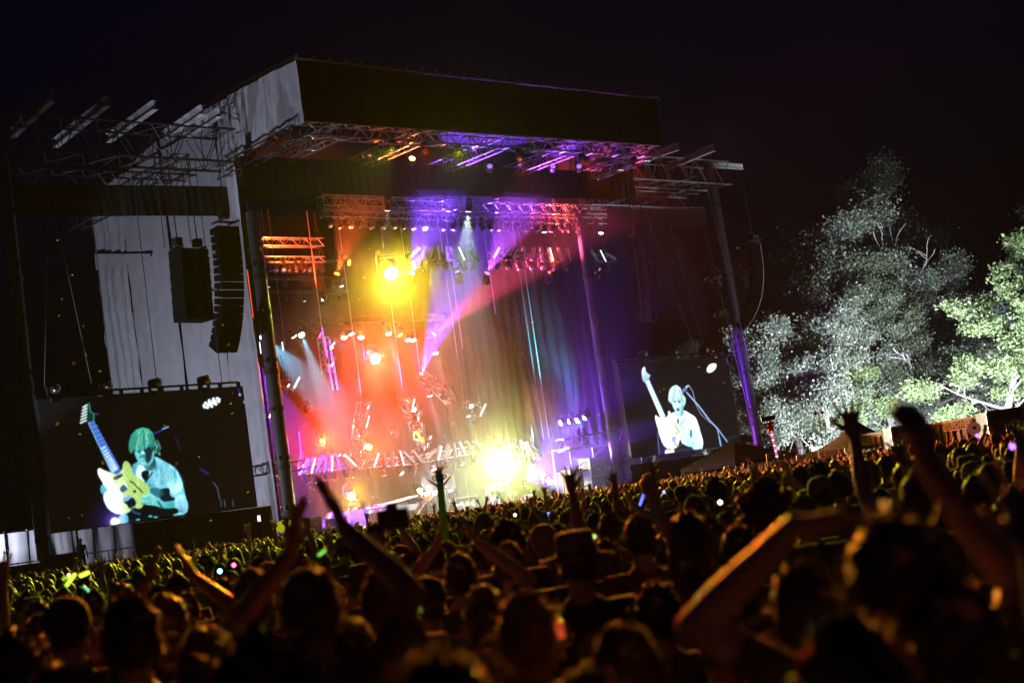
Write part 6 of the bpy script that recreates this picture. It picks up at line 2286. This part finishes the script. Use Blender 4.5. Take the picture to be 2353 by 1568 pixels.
# louvred cabinet at the right end, and another by the tent
for (x, y, Y, w_, lab) in ((2310, 962, 58, 1.5, 'louvred metal cabinet at the right end of the container'), (2085, 1002, 64, 1.4, 'louvred metal cabinet beside the tent, half hidden by the raised hand')):
    p = at(x, y, Y)
    o = empty('louvred_cabinet', (p[0], p[1], 0), 0.1, lab, 'cabinet', 'louvred metal cabinets')
    MB().box((0, 0.6, 1.3), (w_, 1.1, 2.65)).build('body', M_CONT, o)
    for k in range(6):
        MB().box((0, -0.02, 0.65 + k * 0.3), (w_ - 0.2, 0.05, 0.22), Matrix.Rotation(rad(-28), 3, 'X')).build('louvre', M_CASE, o)
    f = MB()
    for s_ in (-1, 1):
        f.box((s_ * w_ / 2, 0.02, 1.3), (0.09, 0.09, 2.65))
    f.box((0, 0.02, 2.62), (w_, 0.09, 0.09))
    f.build('frame', M_ALU, o)
# dark site fence running left from the container to the screen
p0, p1 = at(2080, 1010, 70), at(1700, 1045, 96)
o = empty('site_fence', (p0[0], p0[1], 0), math.atan2(p1[1] - p0[1], p1[0] - p0[0]), 'dark cloth-covered site fence between tent and right screen', 'fence')
Lf = math.hypot(p1[0] - p0[0], p1[1] - p0[1])
nf = 12
for k in range(nf):
    MB().box((Lf * (k + 0.5) / nf, 0, 1.0), (Lf / nf - 0.06, 0.03, 2.0)).build('panel', M_DRAPE, o)
    MB().tube([(Lf * k / nf, 0, 0), (Lf * k / nf, 0, 2.1)], 0.035, 6).build('post', M_ALU, o)
p = at(1820, 1040, 66)
o = empty('crowd_barrier', (p[0], p[1], 0.35), 0.25, 'tall barred gate panel left of the white tent', 'barrier')
f = MB()
f.tube([(-1.3, 0, 0), (-1.3, 0, 1.9), (1.3, 0, 2.0), (1.3, 0, 0)], 0.03, 5)
f.build('frame', M_ALU, o)
for k in range(20):
    MB().tube([(-1.2 + k * 0.125, 0, 0.1), (-1.2 + k * 0.125, 0, 1.93)], 0.012, 4).build('bar', M_ALU, o)

# ------------------------------------------------------------------ things carried in the crowd
def gm_(name, col, st):
    return lensmat(col, st)


# green inflatable tube figure
b0, b1 = at(1023, 1240, 20), at(1007, 1068, 20)
o = empty('inflatable_figure', b0, 0, 'tall green inflatable tube figure with orange hair and arms, held over the crowd', 'inflatable')
ax = Vector(b1 - b0)
M_INFL = mat('green_nylon', (0.25, 0.45, 0.03), 0.5, trans=0.4)
M_INFO = mat('orange_nylon', (0.8, 0.25, 0.03), 0.5, trans=0.4)
M_INFB = mat('teal_nylon', (0.02, 0.4, 0.4), 0.5, trans=0.4)
MB().tube([ax * -0.25, ax * 0.2, ax * 0.82], [0.062, 0.054, 0.042], 12).build('tube', M_INFL, o, smooth=True)
MB().tube([ax * 0.78, ax * 0.9], [0.05, 0.05], 12).build('face', M_INFB, o, smooth=True)
hb_ = MB()
for k in range(5):
    a = (k - 2) * 0.45
    tip = ax * 0.9 + Vector((math.sin(a) * 0.16, 0.02 * (k % 2), math.cos(a) * 0.16))
    hb_.tube([ax * 0.88, ax * 0.9 + (tip - ax * 0.9) * 0.5, tip], [0.016, 0.012, 0.007], 6)
hb_.build('hair', M_INFO, o)
for s_ in (-1, 1):
    MB().tube([ax * 0.68, ax * 0.74 + Vector((s_ * 0.08, 0, 0.02)), ax * 0.8 + Vector((s_ * 0.17, 0, 0.04))], [0.018, 0.015, 0.01], 6).build('arm', M_INFO, o)
    ring = MB()
    rp = [ax * 0.84 + Vector((s_ * (0.075 + 0.028 * math.cos(t)), 0, 0.028 * math.sin(t))) for t in np.linspace(0, 2 * math.pi, 9)]
    ring.tube(rp, 0.008, 5)
    ring.build('ear', M_INFO, o)

# folding fan
p = at(657, 1228, 30)
o = empty('hand_fan', p, 0, 'open pale folding fan held up below the near steel pole', 'fan')
M_FAN = mat('pale_fan_paper', (0.65, 0.75, 0.35), 0.7, trans=0.3)
for k in range(11):
    a0, a1 = rad(28 + k * 11), rad(28 + (k + 1) * 11)
    am = (a0 + a1) / 2
    MB().add([(0.06 * math.cos(a0), 0, 0.06 * math.sin(a0)), (0.32 * math.cos(a0), 0, 0.32 * math.sin(a0)), (0.32 * math.cos(am), -0.02, 0.32 * math.sin(am)), (0.06 * math.cos(am), -0.005, 0.06 * math.sin(am)),
              (0.32 * math.cos(a1), 0, 0.32 * math.sin(a1)), (0.06 * math.cos(a1), 0, 0.06 * math.sin(a1))], [(0, 1, 2, 3), (3, 2, 4, 5)]).build('fan_leaf', M_FAN, o)
st = MB()
for k in range(12):
    a = rad(28 + k * 11)
    st.tube([(0, -0.004, 0), (0.1 * math.cos(a), -0.004, 0.1 * math.sin(a))], 0.005, 4)
st.tube([(0, 0, 0), (0.02, 0, -0.25)], 0.012, 5)
st.build('sticks', M_WOOD, o)


def stick(x, y, Y, x1, y1, r, col, label, st_=2, name='glow_stick', cat='glow stick', group='glow sticks in the crowd'):
    a, b = Vector(at(x, y, Y)), Vector(at(x1, y1, Y))
    o = empty(name, a, 0, label, cat, group)
    MB().tube([(0, 0, 0), b - a], r, 6).build('tube', lensmat(col, st_), o)
    MB().tube([(a - b) * 0.12, (0, 0, 0)], r * 1.1, 6).build('cap', M_PLAST, o)


stick(152, 1345, 9, 172, 1318, 0.011, (0.55, 1, 0.05), 'green-yellow glow stick bent left, at lower left')
stick(145, 1327, 9, 170, 1325, 0.009, (0.55, 1, 0.05), 'short green-yellow glow stick at lower left', 1)
stick(184, 1322, 9, 203, 1314, 0.011, (0.7, 1, 0.05), 'bright green-yellow glow stick pointing right, at lower left', 3)
stick(192, 1345, 11, 204, 1358, 0.009, (0.1, 0.9, 0.5), 'small green glow stick right of the yellow ones', 1)
stick(1478, 1135, 14, 1470, 1160, 0.012, (0.1, 0.12, 1), 'blue glow stick in the red crowd below the stacked cases', 3)
stick(731, 1275, 7, 748, 1262, 0.008, (0.3, 1, 0.1), 'green glow bracelet band by the red reaching arms', 1)
stick(952, 1360, 5.5, 962, 1405, 0.014, (0.6, 0.75, 0.05), 'yellow-green glow stick right of the long dark hair', 0.5)
stick(1283, 1430, 4.5, 1290, 1465, 0.014, (1, 0.1, 0.03), 'red glow stick before the tall hatted head', 0.6)
stick(2030, 1150, 3.2, 2034, 1180, 0.01, (1, 0.35, 0.05), 'orange lit wrist band on the big figure with hands on the head', 0.6)


def dotlamp(x, y, Y, r, col, label, st_=8):
    a = Vector(at(x, y, Y))
    o = MB().lathe([(r * 0.3, -r), (r * 0.9, -r * 0.45), (r, 0), (r * 0.9, r * 0.45), (r * 0.3, r)], n=10).build('blinking_light', lensmat(col, st_), smooth=True)
    o.location = a
    tag(o, label, 'light', 'small blinking lights in the crowd')


dotlamp(505, 1311, 14, 0.022, (0.3, 0.9, 1), 'small cyan light below the cyan screen\'s right corner', 8)
dotlamp(537, 1297, 14, 0.02, (1, 0.08, 0.3), 'small pink light right of the cyan one')
dotlamp(455, 1298, 18, 0.02, (1, 0.1, 0.4), 'small pink light left of the cyan one')
dotlamp(158, 1320, 20, 0.02, (1, 1, 0.8), 'tiny white light at the foot of the steel pole by the white fence')
dotlamp(1654, 1153, 12, 0.018, (1, 0.9, 0.7), 'tiny white light below the purple screen')
dotlamp(1361, 1233, 8.5, 0.02, (0.6, 1, 0.2), 'tiny greenish light right of the hatted head', 3)
dotlamp(1183, 1182, 20, 0.02, (1, 1, 0.9), 'tiny white light below the guitarist', 6)
dotlamp(2325, 1025, 9, 0.02, (0.25, 0.1, 1), 'small violet light at the right edge', 5)
dotlamp(2245, 1000, 20, 0.03, (0.3, 0.15, 1), 'small violet light below the sign on the container', 3)
dotlamp(1525, 1130, 18, 0.02, (0.3, 0.2, 1), 'small violet light below the purple screen\'s left half', 3)

# phones held up
for x, y, Y, col, lab in ((713, 1280, 30, (0.9, 0.92, 1), 'bright phone screen in the crowd, left of the red reaching arms'), (1260, 1184, 28, (0.15, 0.3, 1), 'blue phone screen held up below the guitarist'), (595, 1190, 34, (0.9, 0.8, 1), 'pale phone screen below the near steel pole'),
                          (645, 1275, 26, (0.2, 0.4, 0.8), 'dim blue phone screen among the heads at left')):
    p = Vector(at(x, y, Y))
    o = empty('phone', p, FACE_STAGE, lab, 'phone', 'phones held up in the crowd')
    MB().box((0, 0, 0), (0.075, 0.009, 0.15)).build('case', M_PLAST, o)
    MB().box((0, -0.006, 0), (0.068, 0.002, 0.14)).build('screen', lensmat(col, 2), o)
# camera held above a head
p = Vector(at(903, 1192, 6.2))
o = empty('camera', p, FACE_STAGE, 'black camera held up in front of the amplifiers, silhouetted', 'camera')
MB().box((0, 0, 0), (0.14, 0.06, 0.09)).build('body', M_PLAST, o)
MB().lathe([(0.04, 0), (0.04, 0.09)], (0, 0.03, 0), 12, rot=Matrix.Rotation(-math.pi / 2, 3, 'X')).build('lens', M_PLAST, o)
MB().box((0, 0, 0.055), (0.05, 0.05, 0.03)).build('viewfinder', M_PLAST, o)

# paddle fans / lollipop signs
for x, y, Y, r_, col, lab in ((2237, 983, 33, 0.16, (0.8, 0.25, 0.2), 'round pink paddle sign held up below the container'), (1558, 1165, 60, 0.0, (1, 0, 0), ''), (1543, 1173 - 18, 40, 0.0, (1, 0, 0), '')):
    if not r_:
        continue
    p = Vector(at(x, y, Y))
    o = empty('paddle_sign', p, 0, lab, 'paddle sign')
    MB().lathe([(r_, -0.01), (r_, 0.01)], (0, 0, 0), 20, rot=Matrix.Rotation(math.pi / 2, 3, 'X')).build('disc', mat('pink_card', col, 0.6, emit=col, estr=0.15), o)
    MB().tube([(0.02, 0, -r_), (0.1, 0, -r_ - 0.45)], 0.012, 5).build('stick', M_PALE_SHIRT, o)
    MB().prism([(-0.05, 0.0), (0.0, 0.05), (0.06, 0.02), (0.03, -0.04)], -0.014, -0.011, 'y').build('emblem', M_INK, o)
p = Vector(at(1553, 1166, 45))
o = empty('paddle_sign', p, 0, 'red round paddle held up below the purple screen', 'paddle sign')
MB().lathe([(0.17, -0.01), (0.17, 0.01)], (0, 0, 0), 20, rot=Matrix.Rotation(math.pi / 2, 3, 'X')).build('disc', mat('red_card', (0.7, 0.05, 0.04), 0.6), o)
MB().tube([(0, 0, -0.17), (0.04, 0, -0.6)], 0.012, 5).build('stick', M_PALE_SHIRT, o)
p = Vector(at(2295, 955 + 58, 26))

# festival totems on poles
t0, t1 = at(1785, 1040, 42), at(1768, 975, 42)
o = empty('crowd_totem', (t0[0], t0[1], t0[2] - 0.5), 0, 'pole wound with red and white lights, red star toys and sign on top', 'totem')
ax = Vector((t1[0] - t0[0], 0, t1[2] - t0[2] + 0.5))
MB().tube([(0, 0, 0), ax], 0.025, 6).build('pole', M_PALE_SHIRT, o)
for k in range(10):
    MB().lathe([(0.02, -0.03), (0.045, 0), (0.02, 0.03)], ax * (0.3 + k * 0.06), 8).build('light', lensmat((1, 0.08, 0.15) if k % 2 else (0.9, 0.6, 1), 2), o)
for k in range(2):
    c = ax * (0.93 + 0.08 * k)
    star = []
    for j in range(10):
        a = rad(90 + 36 * j)
        r_ = (0.16 if k == 0 else 0.13) * (1 if j % 2 == 0 else 0.45)
        star.append((c.x + r_ * math.cos(a), c.z + r_ * math.sin(a)))
    MB().prism(star, -0.05, 0.05, 'y').build('star', mat('red_toy', (0.6, 0.02, 0.02), 0.5), o)
MB().box(ax * 1.14, (0.42, 0.04, 0.14)).build('sign_board', M_PLAST, o)
t0, t1 = at(1891, 1050, 48), at(1880, 948, 48)
o = empty('lamp_stand', (t0[0], t0[1], t0[2] - 1.0), 0, 'thin black stand with two small heads before the lit trees', 'stand')
ax = Vector((t1[0] - t0[0], 0, t1[2] - t0[2] + 1.0))
MB().tube([(0, 0, 0), ax], 0.02, 5).build('pole', M_PLAST, o)
for s_ in (-1, 1):
    MB().lathe([(0.03, -0.05), (0.07, 0), (0.03, 0.05)], ax + Vector((s_ * 0.11, 0, 0)), 8, rot=Matrix.Rotation(1.2, 3, 'Y')).build('head', M_PLAST, o)

# guard on the platform by the white fence
gp = W(-11.0, 2.2, 0)
q = onz(178, 1290, 1.25)
g_ = person('stand', 'cap', W(q[0] if False else -10.6, 2.2, 1.2), 1.0, 0.6 + math.pi, 'guard in dark clothes and cap standing on the riser before the white fence', 'people beside the stage', M_SKIN[1], M_SHIRT[0])
print('guard px', px(np.array(g_.location) + np.array([0, 0, 1.75])))

# insects and dust catching the light
im = MB()
for k in range(170):
    x, y = RNG.uniform(60, 1900), RNG.uniform(520, 1290)
    if x > 900 and RNG.random() < 0.55:
        continue
    Y = RNG.uniform(9, 40)
    p = Vector(at(x, y, Y))
    s_ = 0.011 * Y / 20 + 0.006
    u = Vector(RNG.normal(0, 1, 3)).normalized()
    w_ = u.cross(Vector(RNG.normal(0, 1, 3))).normalized()
    im.add([p - u * s_ * 1.4, p + w_ * s_ * 0.6, p + u * s_ * 1.4, p - w_ * s_ * 0.6, p + u.cross(w_) * s_ * 0.6], [(0, 1, 4), (1, 2, 4), (2, 3, 4), (3, 0, 4)])
tag(im.build('insects', mat('moth_wing', (0.7, 0.65, 0.5), 0.5, trans=0.5)), kind='stuff')
